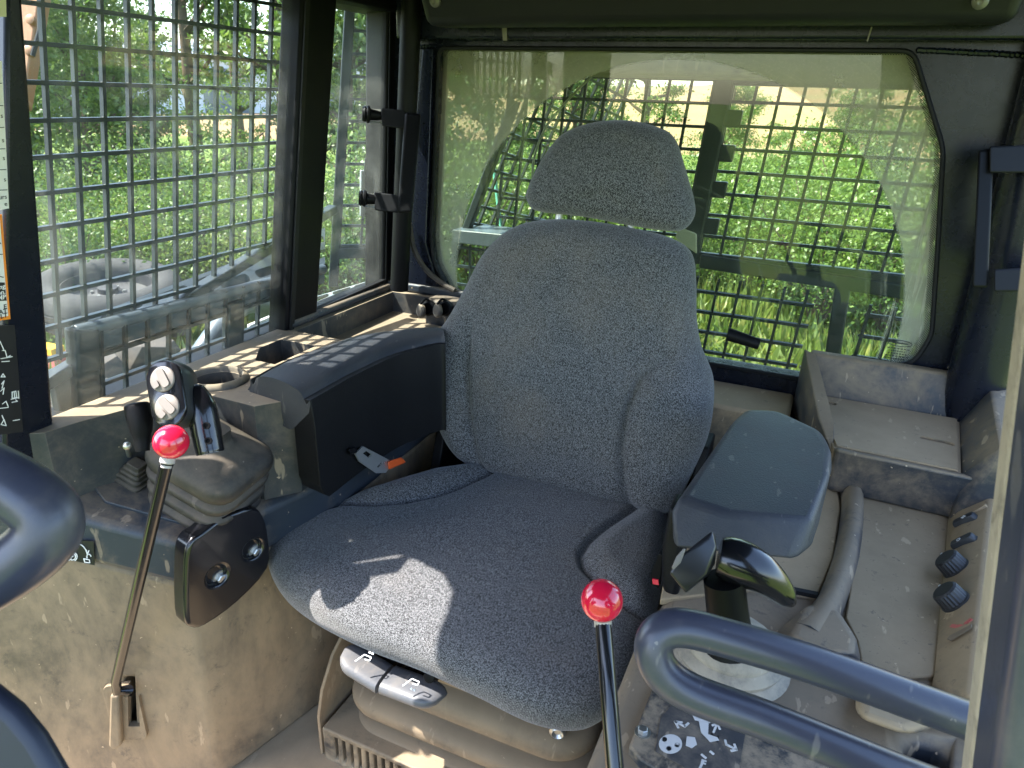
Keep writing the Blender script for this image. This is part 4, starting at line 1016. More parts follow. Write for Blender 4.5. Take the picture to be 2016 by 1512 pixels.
# seat belt tongue and orange webbing beside the cushion
bt = thing('seat_belt_buckle', 'steel seat belt tongue with square slot beside the left of the cushion', 'seat belt', Xp(735, 905, -.672))
pl_ = [(697, 893), (712, 878), (764, 905), (770, 912), (757, 930), (738, 931), (705, 908)]
mb = MB(); mb.prism([Xp(*q, -.672) for q in pl_], (.003, 0, .0)); cut = MB(); cut.prism([Xp(*q, -.68) for q in ((704, 890), (711, 885), (722, 892), (716, 899))], (.02, 0, 0)); obj('tongue', mb, M_BUCKLE, bt, cut=cut)
mb = MB(); mb.hull([Xp(*q, x_) for q in ((685, 884), (700, 880), (704, 890), (690, 895)) for x_ in (-.684, -.668)]); obj('stop', mb, M_BLACK, bt, bevel=.002)
mb = MB(); mb.hull([Xp(*q, x_) for q in ((764, 908), (790, 900), (800, 910), (765, 925)) for x_ in (-.69, -.665)]); obj('webbing', mb, M_ORANGE, bt, bevel=.003)
text('lettering', 'BELT', .006, Xp(744, 921, -.6685), (Xp(760, 905, -.6685) - Xp(744, 921, -.6685)), V((0, -.5, 1)), M_PRINT, bt)

# ================================================================== LEFT CONSOLE
lc = thing('side_console', 'dusty slate plastic console along the left side with joystick, cup holder and tray', 'console', (-.88, .9, FL))
# sloping deck plane from three survey points
DA, DB, DC = Xp(350, 1075, -.80), Xp(100, 930, -1.02), Xp(600, 960, -.748)
DN = (DC - DA).cross(DB - DA).normalized()
if DN.z < 0: DN = -DN
def DK(px, py, off=0.): return Pl(px, py, DA + DN * off, DN)
def dkz(x, y): return DA.z - (DN.x * (x - DA.x) + DN.y * (y - DA.y)) / DN.z
yf = DA.y
FA = V((-.83, yf, 0)); FB = V((-1.60, yf - .37, 0)); FNv = V(((FB - FA).y, -(FB - FA).x, 0)).normalized()
if FNv.y > 0: FNv = -FNv
FU = V((-FNv.y, FNv.x, 0))
def FP(px, py, off=0.): return Pl(px, py, FA + FNv * off, FNv)
foot = [(FB.x, FB.y), (FA.x - .004, FA.y - .002), (-.807, yf + .010), (DA.x + .008, yf + .04), (DC.x, DC.y), (-.735, .98), (-.72, 1.45), (-1.02, 1.45), (-1.02, .60), (-1.60, .36)]
mb = MB(); n = len(foot)
mb.v = [V((x, y, FL)) for x, y in foot] + [V((x, y, dkz(x, y) - .085)) for x, y in foot]
mb.f = [list(range(n)), list(range(n, 2 * n))] + [[i, (i + 1) % n, n + (i + 1) % n, n + i] for i in range(n)]
cut = MB(); sp_ = [FP(*q, .01) for q in ((238, 1345), (258, 1345), (263, 1452), (240, 1452))]; cut.prism(sp_, -FNv * .08)
body = obj('console_body', mb, M_PLAF, lc, bevel=.016, seg=4, cut=cut)
mb = MB(); f2 = [(FB.x - .005, FB.y - .008)] + [(x + (.004 if x > -.9 else 0), y - .006) for x, y in foot[1:4]] + [(x + .006, y) for x, y in foot[4:7]] + [(-1.025, 1.45), (-1.025, .60), (-1.605, .36)]
mb.v = [V((x, y, dkz(x, y) - .082)) for x, y in f2] + [V((x, y, dkz(x, y))) for x, y in f2]
mb.f = [list(range(n)), list(range(n, 2 * n))] + [[i, (i + 1) % n, n + (i + 1) % n, n + i] for i in range(n)]
deck = obj('console_deck', mb, M_PLA, lc, bevel=.012, seg=4)
# slot plate for the brake lever
mb = MB(); pl_ = rrect(FP(246, 1405, .008), FU, (0, 0, 1), .028, .060, .014)
cut = MB(); cut.prism([FP(*q, .03) for q in ((238, 1345), (258, 1345), (263, 1452), (240, 1452))], -FNv * .1)
mb.prism(pl_, -FNv * .012); obj('slot_plate', mb, M_PLAF, lc, cut=cut, bevel=.002)
# parking brake decal
dq = lambda px, py, o_=.012: FP(px, py, o_)
mb = MB(); mb.prism([dq(128, 1062), (dq(184, 1066)), dq(186, 1113), dq(128, 1100)], -FNv * .0012); pk = obj('lock_decal', mb, M_STICKB, lc)
def strokes(pls, fn, N2, wd, mat, par, name='symbol', th=.0004):
    mb = MB()
    for pl in pls:
        for a, b in zip(pl[:-1], pl[1:]):
            A_, B_ = fn(*a), fn(*b); t_ = (B_ - A_).normalized(); mb.bar(A_ - t_ * wd * .4, B_ + t_ * wd * .4, V(N2).cross(t_) * wd * .5, V(N2) * th)
    return obj(name, mb, mat, par)
circ = lambda cx, cy, rx, ry, n=14, a0=0, a1=360: [(cx + rx * math.cos(math.radians(a0 + (a1 - a0) * i / n)), cy + ry * math.sin(math.radians(a0 + (a1 - a0) * i / n))) for i in range(n + 1)]
fk = lambda px, py: dq(px, py, .0135)
strokes([circ(142, 1096, 7, 6.5), circ(142, 1096, 10, 9, 6, -55, 55), circ(142, 1096, 10, 9, 6, 125, 235), [(165, 1100), (176, 1102), (177, 1108), (167, 1107), (165, 1100)], circ(175, 1096, 4, 5, 8, 150, 350), circ(150, 1096, 22, 26, 8, -80, -12), [(170, 1083), (172, 1092), (175, 1084)]], fk, FNv, .0013, M_WHITE, pk)
text('lettering', 'P', .011, fk(138.5, 1100.5), FU, (0, 0, 1), M_WHITE, pk)
# pad with two bolts on the inner face
IN0 = V((DA.x + .008, yf + .04, 0)); IN1 = V((DC.x, DC.y, 0)); inn = V((IN1 - IN0).cross(V((0, 0, 1)))).normalized()
if inn.x < 0: inn = -inn
def IP(px, py, off): return Pl(px, py, IN0 + inn * off, inn)
po = [(398, 1050), (440, 1020), (497, 1000), (520, 1018), (530, 1060), (528, 1120), (470, 1185), (405, 1232), (378, 1236), (366, 1215), (366, 1100), (378, 1065)]
mb = MB(); a_ = smooth([IP(*q, .034) for q in po], 3, True); mb.prism(a_, -inn * .036)
cut = MB()
for q in ((433, 1137), (503, 1085)): cut.lathe(IP(*q, .04), -inn, [(.0165, 0), (.0165, .018)], 24)
pad = obj('knee_pad', mb, M_GLOSSB, lc, bevel=.012, seg=4, cut=cut)
def bolt(c, ax, r, par, name='bolt', m_=M_STEEL):
    mb = MB(); ax = V(ax).normalized(); mb.lathe(c, ax, [(r * 1.5, 0), (r * 1.5, r * .25), (r, r * .3)], 20); mb.lathe(V(c) + ax * r * .25, ax, [(r, 0), (r, r * .65), (r * .8, r * .8), (0, r * .8)], 6)
    return obj(name, mb, m_, par, sharp=25)
for q in ((433, 1137), (503, 1085)): bolt(IP(*q, .022), inn, .0085, pad)
# lever plate
pp_ = [(165, 908), (228, 866), (330, 850), (545, 925), (530, 945), (400, 1030), (380, 1036), (207, 987), (190, 965)]
mb = MB(); mb.prism([DK(*q, .0045) for q in pp_], -DN * .006); lpz = obj('lever_plate', mb, M_PLA, lc, bevel=.0015, seg=2)
for q in ((181, 911), (378, 1024), (522, 932), (207, 922)): bolt(DK(*q, .005), DN, .005, lpz)
mb = MB(); mb.prism([DK(192, 905, .007), DK(205, 935, .007), DK(221, 940, .007), DK(232, 930, .007), DK(215, 890, .007)], -DN * .003); obj('wear_plate', mb, M_PLA, lc)
# upper shelf: one block with sill, cup box, pocket and tray
ZS = .236
sh_px = [(88, 852), (150, 832), (262, 802), (362, 778), (405, 776), (470, 792), (500, 800)]
shp = [Zp(*q, ZS) for q in sh_px]
out_ = [V((-1.005, shp[0].y - .03, ZS))] + [V((max(p.x, -1.0), p.y, ZS)) for p in shp] + [V((-.735, .82, ZS)), V((-.735, 1.10, ZS)), V((-.735, 1.49, ZS)), V((-1.005, 1.49, ZS))]
cupc = Zp(427, 742, ZS + .006)
mb = MB(); mb.prism(out_, (0, 0, -.17))
cut = MB(); cut.lathe(V((cupc.x, cupc.y, ZS + .05)), (0, 0, -1), [(.0405, 0), (.0395, .05), (.035, .165), (0, .165)], 40)
pk_ = [Zp(*q, ZS) for q in ((496, 712), (530, 685), (575, 672), (600, 690), (520, 725))]
pkc = V((-.905, .98, 0))
cut.prism([V((x, y, ZS + .02)) for x, y in ((-.955, .985), (-.955, 1.045), (-.87, 1.045), (-.87, .93), (-.915, .93))], (0, 0, -.075))
cut.prism([V((x, y, ZS + .02)) for x, y in ((-.965, 1.10), (-.965, 1.465), (-.70, 1.465), (-.70, 1.10))], (0, 0, -.07))
shelf = obj('console_shelf', mb, M_SHELF, lc, cut=cut, bevel=.006, seg=3)
mb = MB(); mb.loft([[V((cupc.x + math.cos(2 * math.pi * k / 48) * r, cupc.y + math.sin(2 * math.pi * k / 48) * r, ZS - .001 + h)) for k in range(48)] for r, h in [(.0400, -.09), (.0405, .008), (.043, .011), (.048, .009), (.052, .003), (.052, -.002)]], False, False); obj('cup_rim', mb, M_SHELF, lc, sharp=60)
mb = MB(); mb.lathe(V((cupc.x + .012, cupc.y + .008, ZS - .125)), (.25, .1, 1), [(.0, 0), (.016, 0), (.021, .03), (.022, .055), (.015, .072), (0, .078)], 20); tag(obj('bottle_cap', mb, M_BOOT, None, base=(cupc.x, cupc.y, ZS - .12)), 'round dark bottle top inside the cup holder', 'bottle')
# rim of the tray and outlet box
mb = MB(); mb.prism([V((-1.0, 1.478, ZS + .001)), V((-.735, 1.478, ZS + .001)), V((-.735, 1.499, ZS + .001)), V((-1.0, 1.499, ZS + .001))], (0, 0, .022))
mb.prism([V((-1.004, 1.10, ZS + .001)), V((-.975, 1.10, ZS + .001)), V((-.975, 1.478, ZS + .001)), V((-1.004, 1.478, ZS + .001))], (0, 0, .016)); obj('tray_rim', mb, M_PLA, lc, bevel=.006)
ob0 = Zp(826, 578, .245)
mb = MB(); mb.box((-.845, 1.415, .18), (-.70, 1.477, .246)); obj('outlet_box', mb, M_PLA, lc, bevel=.008)
def outlet(px, lab):
    c_ = Yp(px, 606, 1.412); t_ = thing('power_socket', lab, 'power socket', c_, 'power sockets at the back of the left tray')
    mb = MB(); mb.lathe(c_, (0, -1, .1), [(.018, 0), (.018, .012), (.014, .014), (.0135, .004), (0, .003)], 24); obj('barrel', mb, M_BLACK, t_)
    k_ = c_ + V((-.014, -.020, -.004)); mb = MB(); mb.lathe(k_, V((-.55, -1, .15)), [(0, -.004), (.016, -.004), (.0165, .002), (.013, .005), (0, .006)], 24); obj('cap', mb, M_SHELF, t_)
    mb = MB(); mb.tube(smooth([c_ + V((.0, -.004, .018)), c_ + V((-.004, -.016, .024)), k_ + V((0, 0, .016))], 5), .003, 8); obj('cap_strap', mb, M_BLACK, t_)
outlet(847, 'dusty power socket with hanging round cap, the one nearer the window'); outlet(880, 'dusty power socket with hanging round cap, the one nearer the seat')

# left armrest
la = thing('armrest', 'large black vinyl left armrest crossed by mesh shadows', 'armrest', (-.75, 1.0, .1), 'armrests of the operator seat')
za = .262
Lp = [Zp(*q, za) for q in ((497, 741), (530, 722), (565, 705), (610, 688), (690, 662), (770, 651), (840, 646), (870, 648))]
Rp = [Zp(*q, za) for q in ((602, 778), (640, 757), (672, 739), (706, 722), (770, 693), (828, 676), (862, 668), (876, 668))]
Lp = smooth(Lp, 4); Rp = smooth(Rp, 4); rgs = []
def arm_ring(a, b, drop, dz0=0., dz1=0.):
    r = []
    a = a + V((0, 0, dz0)); b = b + V((0, 0, dz1))
    for k in range(15):
        q = k / 14; e_ = abs(2 * q - 1)
        r.append(a.lerp(b, q) + V((0, 0, .010 * (1 - e_ ** 2) - .016 * e_ ** 9)))
    o_r = (b - a).normalized()
    r += [b + o_r * .008 + V((0, 0, -min(.014, drop * .6))), b + o_r * .009 + V((0, 0, -drop)), b + V((0, 0, -drop - .003)), a + V((0, 0, -drop - .003)), a - o_r * .006 + V((0, 0, -drop)), a - o_r * .006 + V((0, 0, -min(.014, drop * .6)))]
    return r
fl0, fr0 = Zp(478, 776, za - .034), Zp(561, 822, za - .052)
rgs.append([p + V((0, .012, -.006)) for p in arm_ring(fl0, fr0, .006)]); rgs.append(arm_ring(fl0, fr0, .010)); rgs.append(arm_ring(fl0.lerp(Lp[0], .12), fr0.lerp(Rp[0], .12), .022)); rgs.append(arm_ring(fl0.lerp(Lp[0], .9), fr0.lerp(Rp[0], .9), .022, -.002, -.002))
for a, b in zip(Lp, Rp): rgs.append(arm_ring(a, b, .012))
mb = MB(); mb.loft(rgs); obj('pad', mb, M_VINYL, la, sharp=50)
zlow = Zp(620, 990, .075).z; rgs = []
for k, p in enumerate(Rp):
    o_r = (p - Lp[k]).normalized(); up0 = .035 if k == 0 else .012 if k == 1 else 0.
    rgs.append([p + o_r * .010 + V((0, 0, -.006)), V((p.x, p.y, za - .05)) + o_r * .015, V((p.x, p.y, zlow + up0)) + o_r * .016, V((p.x, p.y, zlow + up0)) - o_r * .035, p - o_r * .035 + V((0, 0, -.012))])
mb = MB(); mb.loft(rgs); obj('side_panel', mb, M_VINYLB, la, bevel=.009, seg=4, sharp=50)

# left joystick on its square boot
def rsq(c_, U_, W_, hu, hw, r_): return rrect(c_, U_, W_, hu, hw, r_, 6)
js = thing('joystick', 'black travel joystick with two round buttons on a square rubber boot', 'joystick', DK(408, 985))
bc = DK(405, 985); JU = V((1, .06, 0)); JU = (JU - DN * JU.dot(DN)).normalized(); JW = DN.cross(JU).normalized()
sc_ = .072
fold = [(0, .96), (.005, 1.0), (.010, .99), (.012, .86), (.014, .84), (.016, .86), (.020, 1.0), (.028, 1.03), (.031, 1.0), (.033, .86), (.035, .84), (.037, .87), (.042, 1.02), (.050, 1.06), (.053, 1.03), (.055, .90), (.057, .88), (.059, .92), (.063, 1.05), (.070, 1.09), (.077, 1.09), (.083, 1.05), (.090, .90), (.096, .68), (.100, .46), (.103, .34), (.112, .28), (.12, .26)]
mb = MB(); mb.loft([rsq(bc + DN * h * 1.3, JU, JW, sc_ * s_, sc_ * s_ * .88, sc_ * s_ * .42) for h, s_ in fold]); obj('boot', mb, M_BOOT, js, sharp=75)
g0 = Dp(412, 880, .985); g1 = Dp(396, 800, .985); g2 = Dp(380, 765, .99)
mb = MB(); mb.tube(smooth([g0 - (g1 - g0) * .15, g0, g0.lerp(g1, .5), g1, g2], 4), [.0185, .0185, .019, .019, .019, .0195, .0195, .020, .020, .020, .020, .020, .0195, .0185, .017, .015, .012], 18); obj('grip', mb, M_GLOSSB, js)
for q in ((406, 838), (410, 868)):
    mb = MB(); mb.lathe(Dp(*q, .966), ROT @ V((.1, .1, 1)), [(.005, -.003), (.005, .001), (.003, .001), (.002, -.001), (0, -.001)], 12); obj('grip_screw', mb, M_BLACK, js)
HX = ROT @ V((.95, .24, .10)); HX.normalize(); HZ = ROT @ V((.06, .16, .98)); HZ.normalize(); HZ = (HZ - HX * HZ.dot(HX)).normalized(); HY = HZ.cross(HX)
hc = Dp(330, 775, .96)
cap_ = []
for i in range(40):
    a = 2 * math.pi * i / 40; r_ = .0255
    yo = .0205 if math.sin(a) >= 0 else -.0205
    cap_.append((r_ * math.cos(a), yo + r_ * math.sin(a)))
def capring(s_, d_): return [hc + HX * (x * s_) + HY * (y + (s_ - 1) * .024 * (1 if y > 0 else -1) * .6) + HZ * d_ for x, y in cap_]
mb = MB(); mb.loft([capring(.86, -.040), capring(.98, -.034), capring(1.06, -.018), capring(1.06, -.006), capring(1.0, .0)]); obj('head_shell', mb, plain('grey_black_grip', (.022, .023, .026), .38), js, sharp=50)
mb = MB(); mb.loft([capring(1.0, .0), capring(.985, .004), capring(.95, .005)]); fa = obj('button_face', mb, M_GLOSSB, js, sharp=50)
for yo, an_ in ((.0195, .3), (-.0195, .6)):
    c_ = hc + HY * yo + HZ * .004; mb = MB(); mb.lathe(c_, HZ, [(.0175, 0), (.0175, .003), (.0165, .004), (0, .004)], 28); bn = obj('round_button', mb, M_BTN, js, sharp=50)
    ca, sa = math.cos(an_), math.sin(an_); E1 = HX * ca + HY * sa; E2 = -HX * sa + HY * ca
    mb = MB(); mb.prism(rrect(c_ + HZ * .005 + E1 * .003, E1, E2, .0055, .014, .004, 4), HZ * .0025); mb.prism(rrect(c_ + HZ * .005 - E1 * .010 + E2 * -.003, E1, E2, .0045, .005, .0015, 3), HZ * .0022); obj('rocker', mb, M_BTN, bn, bevel=.0007, seg=2)

# small lever beside it
sl = thing('small_lever', 'short black lever with stepped rubber boot left of the big joystick', 'lever', DK(258, 945))
b0_ = DK(262, 945)
mb = MB(); mb.loft([rsq(b0_ + DN * h + JU * h * .14, JU, JW, .026 * s_, .022 * s_, .009 * s_) for h, s_ in ((0, 1.05), (.008, 1.05), (.010, .86), (.016, .88), (.018, .72), (.024, .74), (.026, .60), (.032, .62), (.034, .5), (.042, .46))]); obj('boot', mb, M_BOOT, sl, sharp=30, bevel=.0012, seg=2)
u0, u1, u2 = Dp(281, 888, .985), Dp(276, 830, .985), Dp(270, 800, .985)
mb = MB(); mb.tube(smooth([u0, u0.lerp(u1, .4), u1, u2, u2 + (u2 - u1) * .25], 4), [.009, .0095, .010, .0105, .011, .0125, .0145, .0155, .0165, .0170, .0172, .0172, .017, .016, .014, .011, .006], 16); obj('grip', mb, M_BLACK, sl)
mb = MB(); q_0 = DK(256, 905); q_1 = Dp(250, 878, 1.02); mb.tube([q_0, q_1], .0035, 10); mb.ball(q_1, .006, 14)
tag(obj('toggle_switch', mb, M_STEEL, None, base=q_0), 'small steel toggle pin behind the short black lever', 'switch')

# brake levers with red balls
def red_lever(bp, bd, path, lab, rb):
    t_ = thing('ball_lever', lab, 'lever', path[-1], 'red ball levers')
    c_ = Dp(*bp, bd); mb = MB(); mb.ball(c_, rb); obj('ball', mb, M_RED, t_, sharp=180)
    dn_ = (path[1] - c_).normalized()
    mb = MB(); mb.lathe(c_ + dn_ * rb * .92, dn_, [(rb * .42, 0), (rb * .42, rb * .3), (rb * .30, rb * .38), (rb * .30, rb * .6)], 16); obj('collar', mb, plain('pale_collar', (.42, .38, .35), .4), t_)
    mb = MB(); mb.tube([c_ + dn_ * rb * 1.35] + path[1:], .0078, 14); obj('shaft', mb, M_GLOSSB, t_)
p1 = FP(226, 1350, .03)
red_lever((337, 870), .845, [None, Dp(330, 905, .845), p1 + (Dp(330, 905, .845) - p1) * .03, p1 + V((.003, .0, -.010)), p1 + V((.012, .012, -.014)), FP(250, 1368, -.02)], 'tall black lever with red ball rising from the slot in the left console front', .0205)
mb = MB(); q = [FP(216, 1370, .022), FP(233, 1372, .022), FP(238, 1470, .022), FP(222, 1478, .022), FP(213, 1470, .022)]; mb.prism(q, -FNv * .014); obj('slot_guard', mb, M_PLAF, lc, bevel=.004)
rb0 = Dp(1187, 1225, .655)
red_lever((1185, 1182), .655, [None, rb0, Dp(1212, 1530, .60), Dp(1222, 1680, .60)], 'tall black lever with red ball in front of the seat cushion', .0196)

# ================================================================== RIGHT CONSOLE
rc = thing('side_console', 'dusty right console with tray, switch panel and joystick deck', 'console', (.10, 1.0, FL))
ZR = .085
def RZ(px, py, z=ZR): return Zp(px, py, z)
# body
foot = [(-.115, .44), (.30, .42), (.31, 1.48), (-.03, 1.48), (-.06, 1.15), (-.09, .95), (-.125, .70), (-.125, .47)]
mb = MB(); mb.prism([V((x, y, ZR)) for x, y in foot], (0, 0, FL - ZR))
cut = MB(); cut.prism([RZ(*q, ZR + .02) for q in ((1790, 1420), (1885, 1440), (1880, 1490), (1800, 1480))], (0, 0, -.16))
obj('console_body', mb, M_RDECK, rc, bevel=.015, seg=4, cut=cut)
# wide recessed panel
pn = [(1690, 935), (1872, 975), (1866, 1100), (1842, 1330), (1780, 1335), (1700, 1322), (1688, 1262), (1665, 1215), (1680, 1120), (1692, 1020)]
mb = MB(); mb.prism([RZ(*q, ZR + .006) for q in pn], (0, 0, -.012)); obj('deck_panel', mb, M_RPAN, rc, bevel=.002, seg=2)
# joystick deck between armrest and rail
pn = [(1560, 900), (1640, 900), (1655, 1000), (1640, 1100), (1607, 1178), (1480, 1160), (1300, 1180), (1330, 1010)]
mb = MB(); mb.prism([RZ(*q, ZR + .005) for q in pn], (0, 0, -.01)); obj('joystick_deck', mb, M_RPAN, rc, bevel=.002, seg=2)
mb = MB(); q = [RZ(1500, 1150, ZR + .008), RZ(1610, 1172, ZR + .008)]; mb.bar(q[0], q[1], V((0, .004, 0)), V((0, 0, .003))); obj('joint_strip', mb, M_HOLE, rc)
# curved raised rail
rp = [(1662, 880), (1676, 930), (1680, 1000), (1670, 1080), (1645, 1160), (1618, 1215), (1590, 1255)]
cen = smooth([RZ(*q, ZR + .012) for q in rp], 5); rings_ = []
for i, p in enumerate(cen):
    tn = (cen[min(i + 1, len(cen) - 1)] - cen[max(i - 1, 0)]).normalized(); sd_ = V((tn.y, -tn.x, 0)); wd = .0155 + .010 * max(0, (i / len(cen) - .72)) / .28
    rings_.append([p + sd_ * wd * a + V((0, 0, b)) for a, b in ((-1.15, -.014), (-.95, .004), (-.6, .014), (0, .018), (.6, .014), (.95, .004), (1.15, -.014))])
mb = MB(); mb.loft(rings_); obj('rail', mb, M_RDECK, rc, sharp=50)
mb = MB(); fo = [(1600, 1195), (1640, 1205), (1690, 1262), (1700, 1318), (1560, 1300), (1500, 1270), (1560, 1240)]
mb.hull([RZ(*q, ZR - .01) for q in fo] + [RZ(x, y - 12, ZR + .027) for x, y in ((1588, 1205), (1622, 1200), (1650, 1214), (1684, 1268), (1680, 1300), (1600, 1292), (1560, 1262))]); obj('rail_foot', mb, M_RDECK, rc, bevel=.006)
# switch panel sloping up on the right
sw0, sw1, sw2, sw3 = RZ(1872, 975, ZR + .01), RZ(1838, 1345, ZR + .01), RZ(1905, 1370, ZR + .045), RZ(1958, 880, ZR + .075)
sw0b = RZ(1893, 945, ZR + .035)
mb = MB(); mb.hull([sw0, sw1, sw2, sw3, sw0b] + [p + V((0, 0, -.09)) for p in (sw0, sw1, sw2, sw3, sw0b)] + [sw2 + V((.06, 0, 0)), sw3 + V((.06, 0, 0))]); swp = obj('switch_panel', mb, M_RPAN, rc, bevel=.004)
WN = (sw2 - sw1).cross(sw0 - sw1).normalized()
if WN.z < 0: WN = -WN
def SW(px, py, off=0.): return Pl(px, py, sw1 + WN * off, WN)
SU = (sw0 - sw1).normalized(); SV = WN.cross(SU).normalized()
def knob(px, py):
    c_ = SW(px, py, .0); mb = MB(); n_ = 22; rings_ = []
    for h, r_ in ((0, .019), (.004, .0193), (.005, .0182), (.021, .0172), (.0235, .0145), (.0235, .0001)):
        ring = []
        for k in range(n_ * 2):
            a = math.pi * k / n_; q = r_ * (.94 if (k % 2 and .004 < h < .022) else 1.); ring.append(c_ + WN * h + (SU * math.cos(a) + SV * math.sin(a)) * q)
        rings_.append(ring)
    mb.loft(rings_); k_ = obj('rotary_knob', mb, M_BOOT if False else plain('black_knob', (.02, .02, .021), .5), rc, sharp=25)
    pt = c_ + WN * .0215 + (SW(px - 22, py - 22) - c_).normalized() * .0135; mb = MB(); mb.obox(pt, (SW(px - 22, py - 22) - c_).normalized() * .0045, WN.cross((SW(px - 22, py - 22) - c_).normalized()) * .0018, WN * .0018); obj('pointer', mb, M_WHITE, k_)
knob(1885, 1122); knob(1884, 1188)
def rocker(px, py, icon):
    c_ = SW(px, py, 0); mb = MB(); X_ = (SW(px + 25, py - 12) - SW(px - 25, py + 12)).normalized(); Y_ = WN.cross(X_)
    mb.loft([rrect(c_ + WN * h, X_, Y_, .018 * s_, .0075 * s_, .004, 4) for h, s_ in ((-.004, 1.12), (.001, 1.12), (.002, 1.), (.008, .98), (.011, .9))]); r_ = obj('rocker_switch', mb, plain('dusty_black_switch', (.03, .032, .034), .5), rc, sharp=40, bevel=.001)
    if icon == 'fan':
        mb = MB()
        for k in range(4): a = k * math.pi / 2; mb.lathe(c_ + WN * .011 + X_ * (.002 + .0024 * math.cos(a)) + Y_ * .0024 * math.sin(a), WN, [(.0015, 0), (.0015, .0006), (0, .0006)], 8)
    else:
        mb = MB(); mb.tube([c_ + WN * .0112 + X_ * (-.003 + .003 * math.cos(a * .785)) + Y_ * .003 * math.sin(a * .785) for a in range(8)], .0004, 5, closed=True)
    obj('symbol', mb, M_WHITE, r_)
rocker(1905, 1030, 'fan'); rocker(1902, 1072, 'ring')
mb = MB(); c_ = SW(1925, 1008); X_ = (SW(1945, 995) - SW(1885, 1030)).normalized(); mb.obox(c_, X_ * .016, WN.cross(X_) * .003, WN * .005); obj('blank_cover', mb, M_RPAN, rc, bevel=.001)
mb = MB(); pth = [SW(*q, .0012) for q in ((1872, 1232), (1885, 1234), (1900, 1228), (1913, 1218))]
for a, b in zip(pth[:-1], pth[1:]): mb.bar(a, b, WN.cross((b - a).normalized()) * .0028, WN * .0005)
obj('heat_mark', mb, M_REDP, swp)
mb = MB(); mb.hull([SW(*q, h) for q in ((1868, 1252), (1913, 1228), (1914, 1236), (1872, 1262), (1864, 1258)) for h in (-.002, .005)]); obj('latch_tab', mb, M_RDECK, rc, bevel=.001)
# rear tray
ZT = .172
fl4 = [(1598, 768), (1892, 836), (1892, 934), (1642, 882)]
F4 = [Zp(*q, ZT) for q in fl4]
F4[0].y = F4[1].y = 1.425; 
mb = MB(); mb.prism([F4[0], F4[1], F4[2], F4[3]], (0, 0, -.07)); tray = obj('tray_floor', mb, M_TRAY, rc)
mat_ = [p.lerp((F4[0] + F4[1] + F4[2] + F4[3]) / 4, .045) for p in F4]
mb = MB(); mb.prism([p + V((0, 0, .001)) for p in mat_], (0, 0, .003)); cut = MB()
for q, s_ in (((1618, 790), 1), ((1845, 868), -1)):
    c_ = Zp(*q, ZT + .004); cut.prism(rrect(c_, (1, -.12, 0), (.12, 1, 0), .026, .0075, .007, 6), V((0, 0, -.02))); cut.v[-1]
for v_ in cut.v: pass
cut2 = MB(); cut2.v = [v_ + V((0, 0, .01)) for v_ in cut.v]; cut2.f = cut.f
obj('tray_mat', mb, M_TRAY, rc, cut=cut2)
ztop = Yp(1600, 690, 1.49).z
bw0, bw1 = Yp(1596, 692, 1.485), Yp(1968, 752, 1.485)
zt2 = (bw0.z + Yp(1900, 728, 1.485).z) / 2
A0, A1 = V((F4[0].x - .015, 1.455, 0)), V((F4[1].x + .02, 1.455, 0))
mb = MB(); mb.hull([V((A0.x, 1.488, zt2)), V((A1.x + .02, 1.488, zt2)), V((A0.x, 1.462, zt2)), V((A1.x + .02, 1.462, zt2)), V((A0.x, 1.488, ZT - .06)), V((A1.x + .02, 1.488, ZT - .06)), V((A0.x, 1.427, ZT - .06)), V((A1.x + .01, 1.427, ZT - .06)), V((A0.x, 1.43, ZT)), V((A1.x + .01, 1.43, ZT))]); obj('tray_wall', mb, M_RDECK, rc, bevel=.006)
lt = Zp(1536, 800, .19)
mb = MB(); mb.hull([V((F4[0].x - .006, 1.462, zt2 - .001)), V((F4[0].x - .028, 1.485, zt2 - .001)), V((F4[3].x - .004, F4[3].y + .06, ZT + .02)), V((F4[3].x - .03, F4[3].y + .07, ZT + .02)), V((F4[3].x, F4[3].y, ZT - .01)), V((F4[3].x - .03, F4[3].y + .06, ZT - .06)), V((F4[0].x, 1.44, ZT - .06)), V((F4[0].x - .03, 1.485, ZT - .06)), V((F4[0].x - .001, 1.43, ZT + .001)), V((F4[3].x - .001, F4[3].y + .03, ZT + .001))])
cut = MB(); xw_ = F4[0].x
obj('tray_wall', mb, M_RDECK, rc, bevel=.005)
for q in ((1567, 738), (1575, 722), (1576, 752), (1570, 765)):
    c_ = Pl(*q, F4[0] + V((-.006, 0, 0)), (1, .05, .1)); mb = MB(); mb.lathe(c_, (-1, 0, 0), [(.006, -.004), (.006, .002), (0, .002)], 10); obj('wall_slot', mb, M_HOLE, rc)
mb = MB(); mb.hull([V((F4[1].x + .002, 1.45, ZT)), V((F4[2].x + .002, F4[2].y, ZT)), V((F4[1].x + .035, 1.47, zt2 - .002)), V((F4[2].x + .035, F4[2].y - .02, zt2 - .012)), V((F4[1].x + .08, 1.47, zt2 - .002)), V((F4[2].x + .08, F4[2].y - .02, zt2 - .012)), V((F4[1].x, 1.45, ZT - .08)), V((F4[2].x, F4[2].y - .02, ZT - .08)), V((F4[1].x + .08, 1.47, ZT - .08)), V((F4[2].x + .08, F4[2].y - .02, ZT - .08))]); obj('tray_wall', mb, M_RDECK, rc, bevel=.006)
fl_, fr_ = F4[3], F4[2]
mb = MB(); mb.hull([fl_ + V((0, .0, .002)), fr_ + V((.03, 0, .002)), fl_ + V((.004, -.014, .004)), fr_ + V((.03, -.014, .004)), Zp(1665, 905, ZR + .01), Zp(1895, 972, ZR + .02), fl_ + V((0, 0, -.08)), fr_ + V((.03, 0, -.08))]); obj('tray_lip', mb, M_RDECK, rc, bevel=.005)
